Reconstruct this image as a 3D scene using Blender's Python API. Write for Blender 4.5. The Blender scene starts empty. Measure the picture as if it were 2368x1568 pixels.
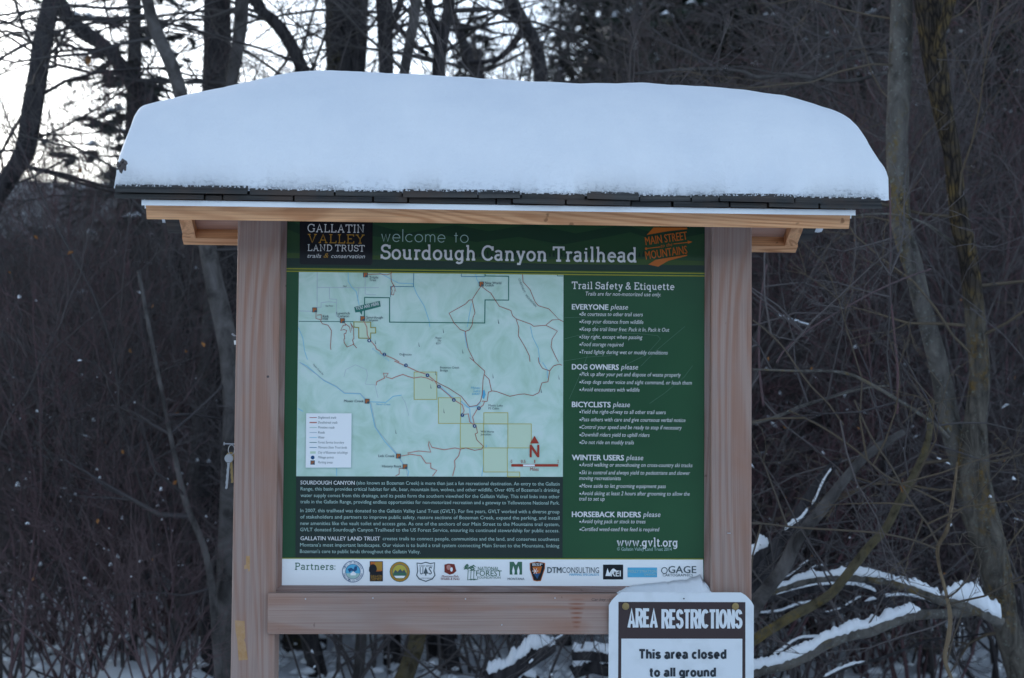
import bpy, math, random
import numpy as np
from mathutils import Vector, noise
random.seed(7); np.random.seed(7)
C = bpy.context.scene.collection
R = math.radians
TAU = 2*math.pi
# ------------------------------------------------------------------ camera
F = 3700.0                                    # focal length in pixels of a 2367 px wide picture
CAM = np.array([-0.1875, -4.6689, 1.6])
YAW, PITCH, ROLL = [math.radians(v) for v in (2.8696, 2.7575, 0.4508)]
fw = np.array([math.sin(YAW)*math.cos(PITCH), math.cos(YAW)*math.cos(PITCH), math.sin(PITCH)])
rt = np.array([math.cos(YAW), -math.sin(YAW), 0.0]); up = np.cross(rt, fw)
rt, up = math.cos(ROLL)*rt+math.sin(ROLL)*up, -math.sin(ROLL)*rt+math.cos(ROLL)*up
def at(x, y, Y):
    """point on the vertical plane at depth Y that the photograph shows at pixel x, y"""
    d = fw+rt*(x-1183.5)/F-up*(y-784)/F
    return CAM+d*(Y-CAM[1])/d[1]
cam = bpy.data.cameras.new('camera'); co = bpy.data.objects.new('camera', cam); C.objects.link(co)
from mathutils import Matrix
m3 = Matrix(((rt[0], up[0], -fw[0]), (rt[1], up[1], -fw[1]), (rt[2], up[2], -fw[2])))
co.matrix_world = Matrix.Translation(CAM) @ m3.to_4x4()
cam.sensor_width = 36; cam.lens = F/2367*36; cam.clip_end = 2000; cam.clip_start = .05
cam.dof.use_dof = True; cam.dof.focus_distance = 4.66; cam.dof.aperture_fstop = 4.0
bpy.context.scene.camera = co
# ------------------------------------------------------------------ materials
def mat(name, col, rough=.7, spec=.3, metal=0):
    m = bpy.data.materials.new(name); m.use_nodes = True
    b = m.node_tree.nodes['Principled BSDF']
    b.inputs['Base Color'].default_value = (*col, 1); b.inputs['Roughness'].default_value = rough
    b.inputs['Specular IOR Level'].default_value = spec; b.inputs['Metallic'].default_value = metal
    return m
class NT:
    def __init__(s, m): s.t = m.node_tree; s.b = s.t.nodes['Principled BSDF']
    def n(s, typ, **kw):
        n = s.t.nodes.new(typ)
        for k, v in kw.items():
            if k in n.inputs: n.inputs[k].default_value = v
            else: setattr(n, k, v)
        return n
    def l(s, a, b): s.t.links.new(a, b)
    def coord(s, scale=(1, 1, 1), kind='Object', rot=(0, 0, 0)):
        if kind == 'World':
            g = s.n('ShaderNodeNewGeometry').outputs['Position']
        else: g = s.n('ShaderNodeTexCoord').outputs[kind]
        mp = s.n('ShaderNodeMapping'); mp.inputs['Scale'].default_value = scale; mp.inputs['Rotation'].default_value = rot
        s.l(g, mp.inputs['Vector']); return mp.outputs[0]
    def noise(s, v, scale, detail=4, dist=0, rough=.55):
        n = s.n('ShaderNodeTexNoise'); n.inputs['Scale'].default_value = scale; n.inputs['Detail'].default_value = detail
        n.inputs['Distortion'].default_value = dist; n.inputs['Roughness'].default_value = rough
        if v is not None: s.l(v, n.inputs['Vector'])
        return n.outputs['Fac']
    def ramp(s, f, stops):
        r = s.n('ShaderNodeValToRGB'); e = r.color_ramp.elements
        while len(e) < len(stops): e.new(.5)
        for k, (p, c) in enumerate(stops):
            e[k].position = p; e[k].color = (*c, 1) if hasattr(c, '__len__') else (c, c, c, 1)
        s.l(f, r.inputs[0]); return r.outputs[0]
    def mix(s, f, a, b, mode='MIX'):
        m = s.n('ShaderNodeMix', data_type='RGBA', blend_type=mode)
        for i, v in ((0, f), (6, a), (7, b)):
            if isinstance(v, (int, float)): m.inputs[i].default_value = v
            elif isinstance(v, tuple): m.inputs[i].default_value = (*v, 1)
            else: s.l(v, m.inputs[i])
        return m.outputs[2]
    def math(s, op, a, b=None, c=None):
        m = s.n('ShaderNodeMath', operation=op)
        for i, v in enumerate((a, b, c)):
            if v is None: continue
            if isinstance(v, (int, float)): m.inputs[i].default_value = v
            else: s.l(v, m.inputs[i])
        return m.outputs[0]
    def bump(s, h, strength=.3, dist=.01):
        b = s.n('ShaderNodeBump'); b.inputs['Strength'].default_value = strength; b.inputs['Distance'].default_value = dist
        s.l(h, b.inputs['Height']); s.l(b.outputs[0], s.b.inputs['Normal'])
    def color(s, c): s.l(c, s.b.inputs['Base Color'])
def wood(name, axis, light, dark, grey, scale=1.0, dist=2.2, stain=None):
    """planed softwood, grain running along one axis: drawn out rings, weathering, pores"""
    m = mat(name, light, .62, .25); t = NT(m)
    sc = {'x': (.9, 8, 8), 'z': (8, 8, .9)}[axis]
    v = t.coord(tuple(a*scale for a in sc))
    n1 = t.noise(v, .62, 2, .9, .4)
    rings = t.math('SINE', t.math('MULTIPLY', n1, 95*dist/2.2))
    rings = t.math('MULTIPLY_ADD', rings, .5, .5)
    rings = t.ramp(rings, [(.25, 0.), (.95, 1.)])
    fs = {'x': (3, 260, 260), 'z': (260, 260, 3)}[axis]
    fine = t.noise(t.coord(fs), 1.0, 2)
    c = t.mix(t.math('MULTIPLY', rings, .95), light, dark)
    c = t.mix(t.ramp(t.noise(t.coord((2, 2, 2)), 2.0, 5), [(.38, 0.), (.68, .75)]), c, grey)
    c = t.mix(t.ramp(fine, [(.3, .45), (.65, 0.)]), c, tuple(x*.62 for x in dark))
    c = t.mix(t.ramp(t.noise(t.coord((9, 9, 9)), 3.0, 2), [(.71, 0.), (.76, .7)]), c, tuple(x*.35 for x in dark))
    cs_ = {'x': (1.2, 75, 75), 'z': (75, 75, 1.2)}[axis]
    c = t.mix(t.ramp(t.noise(t.coord(cs_), 1.0, 3, .3), [(.72, 0.), (.76, .6)]), c, tuple(x*.35 for x in dark))     # drying checks
    if stain:                                   # reddish water marks with a shape of their own
        sx, sz, rx, rz, cs = stain
        g = t.n('ShaderNodeTexCoord').outputs['Object']; xyz = t.n('ShaderNodeSeparateXYZ'); t.l(g, xyz.inputs[0])
        dx = t.math('DIVIDE', t.math('SUBTRACT', xyz.outputs[0], sx), rx)
        dz = t.math('DIVIDE', t.math('SUBTRACT', xyz.outputs[2], sz), rz)
        zz = t.math('SINE', t.math('MULTIPLY', xyz.outputs[2], 480.0))
        wx = t.math('MULTIPLY', dx, t.math('MULTIPLY_ADD', dz, -.9, 1.7))
        mk = t.math('SUBTRACT', 1.0, t.math('ADD', t.math('POWER', t.math('ABSOLUTE', wx), 2.0), t.math('POWER', t.math('ABSOLUTE', dz), 4.0)))
        mk = t.math('MAXIMUM', mk, 0.0)
        mk = t.math('MULTIPLY', mk, t.ramp(t.math('MULTIPLY_ADD', zz, .5, .5), [(.3, .15), (.9, .9)]))
        c = t.mix(mk, c, cs)
    t.color(c)
    t.bump(t.math('ADD', t.math('MULTIPLY', fine, .5), t.math('MULTIPLY', rings, .3)), .25, .0012)
    return m
PINK, PDARK, PGREY = (.39, .275, .225), (.34, .19, .135), (.32, .25, .22)
M_post = wood('weathered_cedar_upright', 'z', PINK, PDARK, PGREY, 1.0)
M_rail = wood('weathered_cedar_level', 'x', PINK, PDARK, PGREY, 1.0, 2.0, stain=(.235, 1.035, .034, .048, (.25, .09, .05)))
M_trimz = wood('trim_cedar_upright', 'z', (.33, .22, .19), (.24, .125, .09), (.27, .22, .21), 1.4)
M_trimx = wood('trim_cedar_level', 'x', (.33, .23, .20), (.24, .14, .11), (.27, .23, .22), 1.4)
M_beam = wood('fresh_fir_level', 'x', (.80, .42, .205), (.52, .225, .095), (.72, .41, .22), 1.0, 2.4)
M_plane = wood('fresh_fir_side', 'z', (.80, .42, .205), (.52, .225, .095), (.72, .41, .22), 1.2)
M_ply = wood('plywood', 'x', (.50, .30, .22), (.42, .22, .15), (.45, .29, .23), .7)
M_shake = mat('weathered_shake', (.06, .06, .058), .85, .2); t = NT(M_shake)
v = t.coord((1.5, 30, 90)); c = t.ramp(t.noise(v, 1.2, 4), [(.3, (.028, .029, .030)), (.7, (.085, .082, .076))])
c = t.mix(t.ramp(t.noise(t.coord(), 9, 4), [(.5, 0.), (.7, .6)]), c, (.09, .06, .045)); t.color(c)
t.bump(t.noise(v, 2.5, 3), .5, .002)
M_flash = mat('white_metal_flashing', (.62, .68, .72), .35, .5); t = NT(M_flash)
t.color(t.ramp(t.noise(t.coord((2, 2, 14)), 3, 5), [(.3, (.80, .84, .86)), (.7, (.88, .90, .90))]))
def snow_mat(name, grain, gd, speck=False):
    m = mat(name, (.84, .86, .88), .55, .25); t = NT(m)
    t.b.inputs['Subsurface Weight'].default_value = .0
    big = t.noise(t.coord((1, 1, 1)), 7, 4); fine = t.noise(t.coord((1, 1, 1)), grain, 3)
    lay = t.noise(t.coord((1.2, 1, 9)), 3.2, 4)
    t.bump(t.math('ADD', t.math('ADD', t.math('MULTIPLY', big, .8), t.math('MULTIPLY', lay, .35)), t.math('MULTIPLY', fine, .22)), .7, gd)
    c = t.ramp(t.noise(t.coord(), 3.3, 5), [(.3, (.77, .805, .84)), (.7, (.87, .89, .90))])
    if speck:                                   # thin crust at the eave where shake grit shows through
        xyz = t.n('ShaderNodeSeparateXYZ'); t.l(t.n('ShaderNodeTexCoord').outputs['Object'], xyz.inputs[0])
        low = t.math('MULTIPLY_ADD', xyz.outputs[2], -24.0, 24.0*2.243)      # 1 at the eave, 0 above
        f = t.math('MULTIPLY', t.math('MULTIPLY', low, t.ramp(t.noise(t.coord((1, 0, 0)), 6, 3), [(.38, .25), (.62, 1.)])), t.ramp(t.noise(t.coord((1, 1, 1.6)), 60, 5, 0, .75), [(.50, 0.), (.66, 1.)]))
        c = t.mix(t.math('MINIMUM', t.math('MAXIMUM', f, 0.0), .8), c, (.25, .27, .29))
    t.color(c); return m
M_snow = snow_mat('roof_snow_crust', 150, .010, True)
M_snow2 = snow_mat('branch_snow', 90, .008)
def bark(name, cols, lichen=None, amt=.5, vs=(9, 9, 2.2), crack=.5, grey=None):
    m = mat(name, cols[0], .9, .1); t = NT(m)
    v = t.coord(vs); n = t.noise(v, 2.2, 6, .8, .65)
    c = t.ramp(n, [(.32, tuple(x*.35 for x in cols[0])), (.5, cols[0]), (.72, cols[1])])
    if lichen:
        lm = t.ramp(t.noise(t.coord((3, 3, 1.5)), 2.2, 6, .3, .7), [(.60-amt*.25, 0.), (.68-amt*.1, 1.)])
        sp = t.ramp(t.noise(t.coord((1, 1, 1)), 38, 4, 0, .7), [(.42, 0.), (.56, .9)])
        c = t.mix(t.math('MULTIPLY', lm, sp), c, lichen)
    if grey:
        sp = t.ramp(t.noise(t.coord((1, 1, 1)), 55, 4, 0, .7), [(.58, 0.), (.66, .85)]); c = t.mix(sp, c, grey)
    t.color(c); t.bump(n, .9, .03*crack); return m
B_dark = bark('dark_bark', [(.045, .042, .044), (.085, .078, .078)])
B_grey = bark('grey_smooth_bark', [(.085, .078, .074), (.14, .13, .124)], None, .5, (5, 5, 3), .2)
B_lich = bark('lichened_bark', [(.10, .092, .082), (.17, .155, .135)], (.16, .11, .035), .25, (6, 6, 2.5), .35, (.19, .20, .18))
B_moss = bark('cracked_mossy_bark', [(.085, .075, .063), (.17, .15, .12)], (.17, .105, .03), .38, (11, 11, 3), 1.0, (.16, .17, .14))
t = NT(B_moss); xyz = t.n('ShaderNodeSeparateXYZ'); t.l(t.n('ShaderNodeNewGeometry').outputs['Position'], xyz.inputs[0])   # older plated bark higher up
pl = t.n('ShaderNodeTexVoronoi', feature='DISTANCE_TO_EDGE'); pl.inputs['Scale'].default_value = 1.0; 
vm = t.n('ShaderNodeVectorMath', operation='MULTIPLY_ADD'); nz = t.n('ShaderNodeTexNoise'); nz.inputs['Scale'].default_value = 22; nz.inputs['Detail'].default_value = 4
t.l(nz.outputs['Color'], vm.inputs[0]); vm.inputs[1].default_value = (1.6, 1.6, 1.6); t.l(t.coord((48, 48, 11)), vm.inputs[2]); t.l(vm.outputs[0], pl.inputs['Vector'])
pc = t.mix(t.ramp(pl.outputs[0], [(.02, .1), (.20, 1.)]), (.014, .012, .012), t.ramp(t.noise(t.coord(), 14, 5), [(.42, (.055, .045, .036)), (.60, (.10, .072, .034)), (.72, (.15, .095, .03))]))
old = t.b.inputs['Base Color'].links[0].from_socket
t.color(t.mix(t.ramp(t.math('MULTIPLY_ADD', xyz.outputs[2], 1.0, -1.95), [(.0, 0.), (.25, 1.)]), old, pc))
B_crack = bark('deep_cracked_bark', [(.034, .028, .022), (.10, .075, .04)], (.18, .10, .012), .8, (16, 16, 4), 1.6)
B_olive = bark('olive_limb_bark', [(.085, .072, .045), (.12, .10, .06)], (.15, .105, .03), .3, (8, 8, 8), .3)
def twig(name, c1, c2):
    m = mat(name, c1, .85, .12); t = NT(m)
    oi = t.n('ShaderNodeObjectInfo').outputs['Random']
    c = t.mix(oi, c1, c2); c = t.mix(t.ramp(t.noise(t.coord(), 3, 3), [(.4, 0.), (.7, .5)]), c, (.10, .09, .08)); t.color(c); return m
T_shrub = twig('shrub_twig', (.058, .053, .056), (.13, .114, .112))
T_red = twig('red_twig', (.125, .068, .074), (.115, .088, .09))
T_tree = twig('tree_twig', (.055, .052, .054), (.085, .078, .074))
T_tan = twig('tan_stem', (.13, .10, .068), (.10, .08, .06))
M_needle = mat('conifer_needles', (.018, .034, .024), .8, .1); t = NT(M_needle)
t.color(t.ramp(t.noise(t.coord(), 1.6, 4), [(.3, (.009, .018, .014)), (.7, (.030, .048, .032))]))
M_needle2 = mat('pine_needles', (.05, .062, .055), .8, .15)
M_metal = mat('galvanised_steel', (.55, .56, .58), .35, .5, .9)
M_brass = mat('brass_key', (.30, .215, .09), .42, .5, .6)
M_steel = mat('nickel_key', (.34, .35, .36), .38, .5, .7)
M_tape = mat('masking_tape_remnant', (.42, .235, .10), .7, .2); t = NT(M_tape)
t.color(t.ramp(t.noise(t.coord(), 60, 4), [(.3, (.40, .22, .09)), (.7, (.46, .29, .16))]))
M_ink = mat('marker_ink', (.10, .085, .085), .8, .1)
# ------------------------------------------------------------------ mesh helpers
class MB:
    def __init__(s): s.v = []; s.f = []; s.m = []
    def add(s, vs, fs, mi=0):
        o = len(s.v); s.v += [tuple(map(float, p)) for p in vs]; s.f += [tuple(i+o for i in f) for f in fs]; s.m += [mi]*len(fs); return s
    def box(s, a, b, mi=0, bev=0.0):
        (x0, y0, z0), (x1, y1, z1) = a, b
        if bev <= 0:
            vs = [(x, y, z) for x in (x0, x1) for y in (y0, y1) for z in (z0, z1)]
            return s.add(vs, [(0, 1, 3, 2), (4, 6, 7, 5), (0, 4, 5, 1), (2, 3, 7, 6), (0, 2, 6, 4), (1, 5, 7, 3)], mi)
        import bmesh
        bm = bmesh.new(); bmesh.ops.create_cube(bm, size=1)
        for q in bm.verts: q.co = Vector(((x0+x1)/2+q.co.x*(x1-x0), (y0+y1)/2+q.co.y*(y1-y0), (z0+z1)/2+q.co.z*(z1-z0)))
        bmesh.ops.bevel(bm, geom=list(bm.edges), offset=bev, segments=2, profile=.6, affect='EDGES')
        bm.verts.index_update()
        s.add([q.co for q in bm.verts], [[q.index for q in f.verts] for f in bm.faces], mi); bm.free(); return s
    def tube(s, pts, rad, n=12, mi=0, caps=True, wob=0.0, seed=0.0):
        pts = [Vector(p) for p in pts]; N = len(pts); u = None; vs = []
        for i, p in enumerate(pts):
            d = (pts[min(i+1, N-1)]-pts[max(i-1, 0)]).normalized()
            if u is None:
                u = d.orthogonal().normalized()
            u = (u-d*u.dot(d)).normalized(); w = d.cross(u)
            for k in range(n):
                a = TAU*k/n; rr = rad[i]
                if wob:
                    q = p+(u*math.cos(a)+w*math.sin(a))*rr
                    rr *= 1+wob*noise.noise(Vector((q.x*7+seed, q.y*7, q.z*2.2)))+wob*.5*noise.noise(Vector((q.x*25, q.y*25+seed, q.z*7)))
                vs.append(p+(u*math.cos(a)+w*math.sin(a))*rr)
        fs = [(i*n+k, i*n+(k+1) % n, (i+1)*n+(k+1) % n, (i+1)*n+k) for i in range(N-1) for k in range(n)]
        if caps: fs += [tuple(range(n))[::-1], tuple((N-1)*n+k for k in range(n))]
        return s.add(vs, fs, mi)
    def build(s, name, mats, parent=None, smooth=False, origin=None):
        me = bpy.data.meshes.new(name)
        o3 = Vector(origin) if origin is not None else Vector((0, 0, 0))
        me.from_pydata([(p[0]-o3.x, p[1]-o3.y, p[2]-o3.z) for p in s.v], [], s.f)
        for m in (mats if isinstance(mats, (list, tuple)) else [mats]): me.materials.append(m)
        me.polygons.foreach_set('material_index', s.m)
        if smooth: me.polygons.foreach_set('use_smooth', [True]*len(s.f))
        me.validate(); me.update()
        o = bpy.data.objects.new(name, me); C.objects.link(o); o.location = o3
        if parent is not None:
            o.parent = parent; o.location = o3-parent.location
        return o
def tag(o, label=None, cat=None, group=None, kind=None):
    for k, v in (('label', label), ('category', cat), ('group', group), ('kind', kind)):
        if v: o[k] = v
    return o
def empty(name, loc=(0, 0, 0)):
    o = bpy.data.objects.new(name, None); C.objects.link(o); o.location = loc; o.empty_display_size = .2; return o
# ------------------------------------------------------------------ flat printing on a vertical face
_font_cache = {}
def glyphs(s, bold=0.0, shear=0.0):
    k = (s, bold, shear)
    if k not in _font_cache:
        cu = bpy.data.curves.new('lettering', 'FONT'); cu.body = s; cu.size = 1; cu.resolution_u = 2
        cu.offset = bold; cu.shear = shear; cu.fill_mode = 'FRONT'
        ob = bpy.data.objects.new('lettering', cu)
        me = bpy.data.meshes.new_from_object(ob)
        v = np.array([q.co[:2] for q in me.vertices]).reshape(-1, 2); f = [tuple(p.vertices) for p in me.polygons]
        bpy.data.meshes.remove(me); bpy.data.objects.remove(ob); bpy.data.curves.remove(cu)
        _font_cache[k] = (v, f)
    return _font_cache[k]
CAPH = float(glyphs('H')[0][:, 1].max())
class Print(MB):
    """ink on a sheet facing the camera side; pixels of the photograph are carried onto the sheet's own plane"""
    def __init__(s, Y): super().__init__(); s.Y = Y; s.k = 0
    def z(s, layer):
        s.k += 1; return s.Y-layer*.00035-(s.k % 60)*.000004
    def text(s, txt, x0, y0, x1, cap, mi, bold=0.0, shear=0.0, layer=3, rot=None):
        v, f = glyphs(txt, 0, shear)
        a = at(x0, y0, s.Y); b = at(x1, y0, s.Y) if rot is None else at(x1, rot, s.Y)
        sx = math.hypot(b[0]-a[0], (b[2]-a[2]) if rot is not None else 0)/max(1e-6, v[:, 0].max()-v[:, 0].min()); sz = cap*(-s.Y*0+4.669)/F/CAPH
        Y = s.z(layer)
        ca, sa = (1, 0) if rot is None else ((b[0]-a[0]), (b[2]-a[2]))
        if rot is not None:
            h = math.hypot(ca, sa); ca /= h; sa /= h
        X = (v[:, 0]-v[:, 0].min())*sx; Z = v[:, 1]*sz
        em = cap*4.669/F/CAPH; bw = bold*em*.8
        for j, (ox, oz) in enumerate(((0, 0),) if bold < .006 else ((-bw, 0), (bw, 0)) if bold < .03 else ((-bw, -bw*.5), (bw, -bw*.5), (-bw, bw*.5), (bw, bw*.5))):
            s.add([(a[0]+(p+ox)*ca-(q+oz)*sa, Y-j*.000012, a[2]+(p+ox)*sa+(q+oz)*ca) for p, q in zip(X, Z)], list(f), mi)
    def poly(s, pts, mi, layer=1):
        Y = s.z(layer); w = [at(x, y, s.Y) for x, y in pts]
        s.add([(p[0], Y, p[2]) for p in w], [tuple(range(len(w)))], mi)
    def rect(s, x0, y0, x1, y1, mi, layer=1):
        a = at(x0, y0, s.Y); b = at(x1, y1, s.Y); Y = s.z(layer)
        s.add([(a[0], Y, a[2]), (b[0], Y, a[2]), (b[0], Y, b[2]), (a[0], Y, b[2])], [(0, 1, 2, 3)], mi)
    def line(s, pts, w, mi, layer=2, closed=False, world=False):
        W = [(p if world else at(p[0], p[1], s.Y)) for p in pts]; P = np.array([(p[0], p[-1]) for p in W])
        if closed: P = np.vstack([P, P[:1]])
        Y = s.z(layer); h = w*4.669/F/2; N = len(P); L = []; Rr = []
        for i in range(N):
            d0 = P[i]-P[i-1] if i > 0 else (P[-1]-P[-2] if closed else P[1]-P[0])
            d1 = P[i+1]-P[i] if i < N-1 else (P[1]-P[0] if closed else P[i]-P[i-1])
            d0 = d0/(np.linalg.norm(d0)+1e-9); d1 = d1/(np.linalg.norm(d1)+1e-9)
            n = np.array([-(d0[1]+d1[1]), d0[0]+d1[0]]); l = np.linalg.norm(n)
            n = n/l if l > .3 else np.array([-d1[1], d1[0]])
            k = h/max(.8, abs(n @ np.array([-d1[1], d1[0]])))
            L.append(P[i]+n*k); Rr.append(P[i]-n*k)
        vs = [(p[0], Y, p[1]) for p in L]+[(p[0], Y, p[1]) for p in Rr]
        s.add(vs, [(i, i+1, N+i+1, N+i) for i in range(N-1)], mi)
    def disc(s, x, y, rx, ry, mi, layer=3, n=20, a0=0, a1=TAU):
        s.poly([(x+rx*math.cos(a0+(a1-a0)*k/n), y-ry*math.sin(a0+(a1-a0)*k/n)) for k in range(n if a1-a0 > 6.2 else n+1)], mi, layer)
    def ring(s, x, y, rx, ry, w, mi, layer=4, n=28):
        s.line([(x+rx*math.cos(TAU*k/n), y-ry*math.sin(TAU*k/n)) for k in range(n)], w, mi, layer, closed=True)
    # slab serif lettering drawn with strokes
    def slab(s, txt, x0, y0, x1, cap, weight, mi, layer=3):
        pen = 0.0; ST = []
        for ch in txt:
            if ch == ' ': pen += .32; continue
            w, strokes = SLAB[ch]
            ST += [[(pen+px, py) for px, py in st] for st in strokes]; pen += w+.15
        pen -= .15
        a = at(x0, y0, s.Y); b = at(x1, y0, s.Y); sx = (b[0]-a[0])/pen; sz = cap*4.669/F
        for st in ST:
            s.line([(a[0]+p*sx, 0, a[2]+q*sz) for p, q in st], weight, mi, layer, world=True)
def E(cx, cy, rx, ry, a0, a1, n=9):
    return [(cx+rx*math.cos(R(a0+(a1-a0)*k/n)), cy+ry*math.sin(R(a0+(a1-a0)*k/n))) for k in range(n+1)]
def serif(x, y, w=.13): return [(x-w, y), (x+w, y)]
X = .64
SLAB = {
 'S': (.60, [E(.30, .74, .26, .23, 25, 262, 10)+E(.30, .27, .28, .25, 80, -160, 10), [(.56, .98), (.56, .72)], [(.02, .02), (.02, .30)]]),
 'C': (.74, [E(.40, .5, .38, .49, 38, 325, 14), [(.72, .98), (.72, .68)]]),
 'G': (.80, [E(.42, .5, .40, .49, 40, 325, 14), [(.72, .98), (.72, .70)], [(.73, .05), (.73, .42)], serif(.70, .42)]),
 'T': (.74, [[(.37, .97), (.37, .02)], [(.02, .76), (.02, .97), (.72, .97), (.72, .76)], serif(.37, .02, .17)]),
 'E': (.66, [[(.13, .97), (.13, .02)], [(.0, .97), (.62, .97), (.62, .77)], [(.13, .51), (.46, .51)], [(.0, .02), (.64, .02), (.64, .24)]]),
 'P': (.66, [[(.13, .97), (.13, .02)], serif(.13, .02, .15), [(.0, .97), (.36, .97)]+E(.38, .72, .25, .25, 90, -90, 8)+[(.13, .47)]]),
 'D': (.78, [[(.13, .97), (.13, .02)], [(.0, .97), (.34, .97)]+E(.34, .495, .40, .475, 90, -90, 10)+[(.0, .02)]]),
 'R': (.76, [[(.13, .97), (.13, .02)], serif(.13, .02, .13), [(.0, .97), (.36, .97)]+E(.38, .73, .24, .24, 90, -90, 8)+[(.13, .49)], [(.42, .49), (.66, .02), (.76, .02)]]),
 'A': (.82, [[(.12, .02), (.41, .98), (.70, .02)], [(.22, .33), (.60, .33)], serif(.12, .02, .11), serif(.70, .02, .12)]),
 'L': (.62, [[(.13, .97), (.13, .02)], serif(.13, .97), [(.0, .02), (.60, .02), (.60, .26)]]),
 'I': (.28, [[(.14, .97), (.14, .02)], serif(.14, .97), serif(.14, .02)]),
 'N': (.86, [[(.13, .02), (.13, .97), (.70, .03), (.70, .97)], serif(.10, .97, .1), serif(.13, .02, .12), serif(.70, .97, .12)]),
 'V': (.80, [[(.12, .97), (.40, .02), (.68, .97)], serif(.12, .97, .12), serif(.68, .97, .12)]),
 'Y': (.78, [[(.12, .97), (.39, .48), (.66, .97)], [(.39, .48), (.39, .02)], serif(.12, .97, .12), serif(.66, .97, .12), serif(.39, .02, .14)]),
 'U': (.80, [[(.14, .97), (.14, .36)]+E(.40, .32, .26, .30, 180, 360, 9)+[(.66, .97)], serif(.14, .97), serif(.66, .97)]),
 'a': (.56, [E(.24, .52, .20, .14, 165, 20, 6)+[(.43, .44), (.43, .04), (.54, .02)], E(.23, .19, .20, .18, 60, 350, 10)]),
 'b': (.60, [[(.0, .99), (.12, .99), (.12, .02)], E(.34, .32, .23, .30, 160, -160, 14)]),
 'c': (.52, [E(.30, .32, .27, .31, 45, 320, 12), [(.49, .64), (.49, .42)]]),
 'd': (.62, [[(.38, .99), (.48, .99), (.48, .02), (.60, .02)], E(.26, .32, .24, .30, 20, 340, 14)]),
 'e': (.56, [[(.05, .34), (.52, .34)]+E(.285, .32, .24, .31, 4, 312, 13)]),
 'f': (.36, [[(.14, .02), (.14, .80)]+E(.27, .80, .13, .18, 180, 70, 5), [(.0, .62), (.32, .62)], serif(.14, .02, .13)]),
 'g': (.60, [E(.25, .32, .23, .30, 20, 340, 14), [(.58, .62), (.47, .62), (.47, -.08)]+E(.26, -.08, .21, .17, 0, -150, 8)]),
 'h': (.66, [[(.0, .99), (.13, .99), (.13, .02)], [(.13, .40)]+E(.33, .42, .19, .21, 165, 0, 8)+[(.52, .02)], serif(.13, .02, .12), serif(.52, .02, .12)]),
 'i': (.28, [[(.0, .62), (.14, .62), (.14, .02)], serif(.14, .02), [(.14, .82), (.14, .95)]]),
 'l': (.28, [[(.0, .99), (.14, .99), (.14, .02)], serif(.14, .02)]),
 'n': (.66, [[(.0, .62), (.13, .62), (.13, .02)], [(.13, .40)]+E(.33, .42, .19, .21, 165, 0, 8)+[(.52, .02)], serif(.13, .02, .12), serif(.52, .02, .12)]),
 'o': (.58, [E(.29, .32, .26, .31, 0, 360, 18)]),
 'p': (.60, [[(.0, .62), (.12, .62), (.12, -.26)], serif(.12, -.26), E(.34, .32, .23, .30, 160, -160, 14)]),
 'q': (.60, [[(.48, .64), (.48, -.26)], serif(.48, -.26), E(.26, .32, .23, .30, 20, 340, 14)]),
 'r': (.42, [[(.0, .62), (.14, .62), (.14, .02)], serif(.14, .02, .14), [(.14, .40)]+E(.31, .42, .17, .20, 165, 50, 6)]),
 's': (.44, [E(.22, .48, .17, .15, 30, 255, 8)+E(.22, .18, .20, .17, 80, -155, 8), [(.40, .64), (.40, .46)], [(.03, .02), (.03, .19)]]),
 't': (.38, [[(.14, .86), (.14, .18)]+E(.25, .17, .11, .16, 180, 330, 6), [(.0, .62), (.34, .62)]]),
 'u': (.66, [[(.0, .62), (.12, .62), (.12, .22)]+E(.31, .22, .19, .20, 180, 330, 8), [(.40, .62), (.50, .62), (.50, .02), (.63, .02)]]),
 'v': (.58, [[(.09, .62), (.29, .03), (.49, .62)], serif(.09, .62, .1), serif(.49, .62, .1)]),
 'w': (.86, [[(.09, .62), (.25, .03), (.43, .60), (.61, .03), (.77, .62)], serif(.09, .62, .1), serif(.77, .62, .1)]),
 'y': (.58, [[(.09, .62), (.30, .05)], [(.50, .62), (.22, -.25), (.04, -.25)], serif(.09, .62, .1), serif(.50, .62, .1)]),
 '&': (.72, [[(.68, .02), (.20, .62)]+E(.32, .80, .16, .17, 215, -40, 9)+E(.28, .25, .26, .24, 100, 300, 9)+[(.62, .45)]]),
 '.': (.12, [[(.06, .0), (.06, .13)]]), ':': (.14, [[(.07, .0), (.07, .14)], [(.07, .48), (.07, .62)]]),
}
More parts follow.
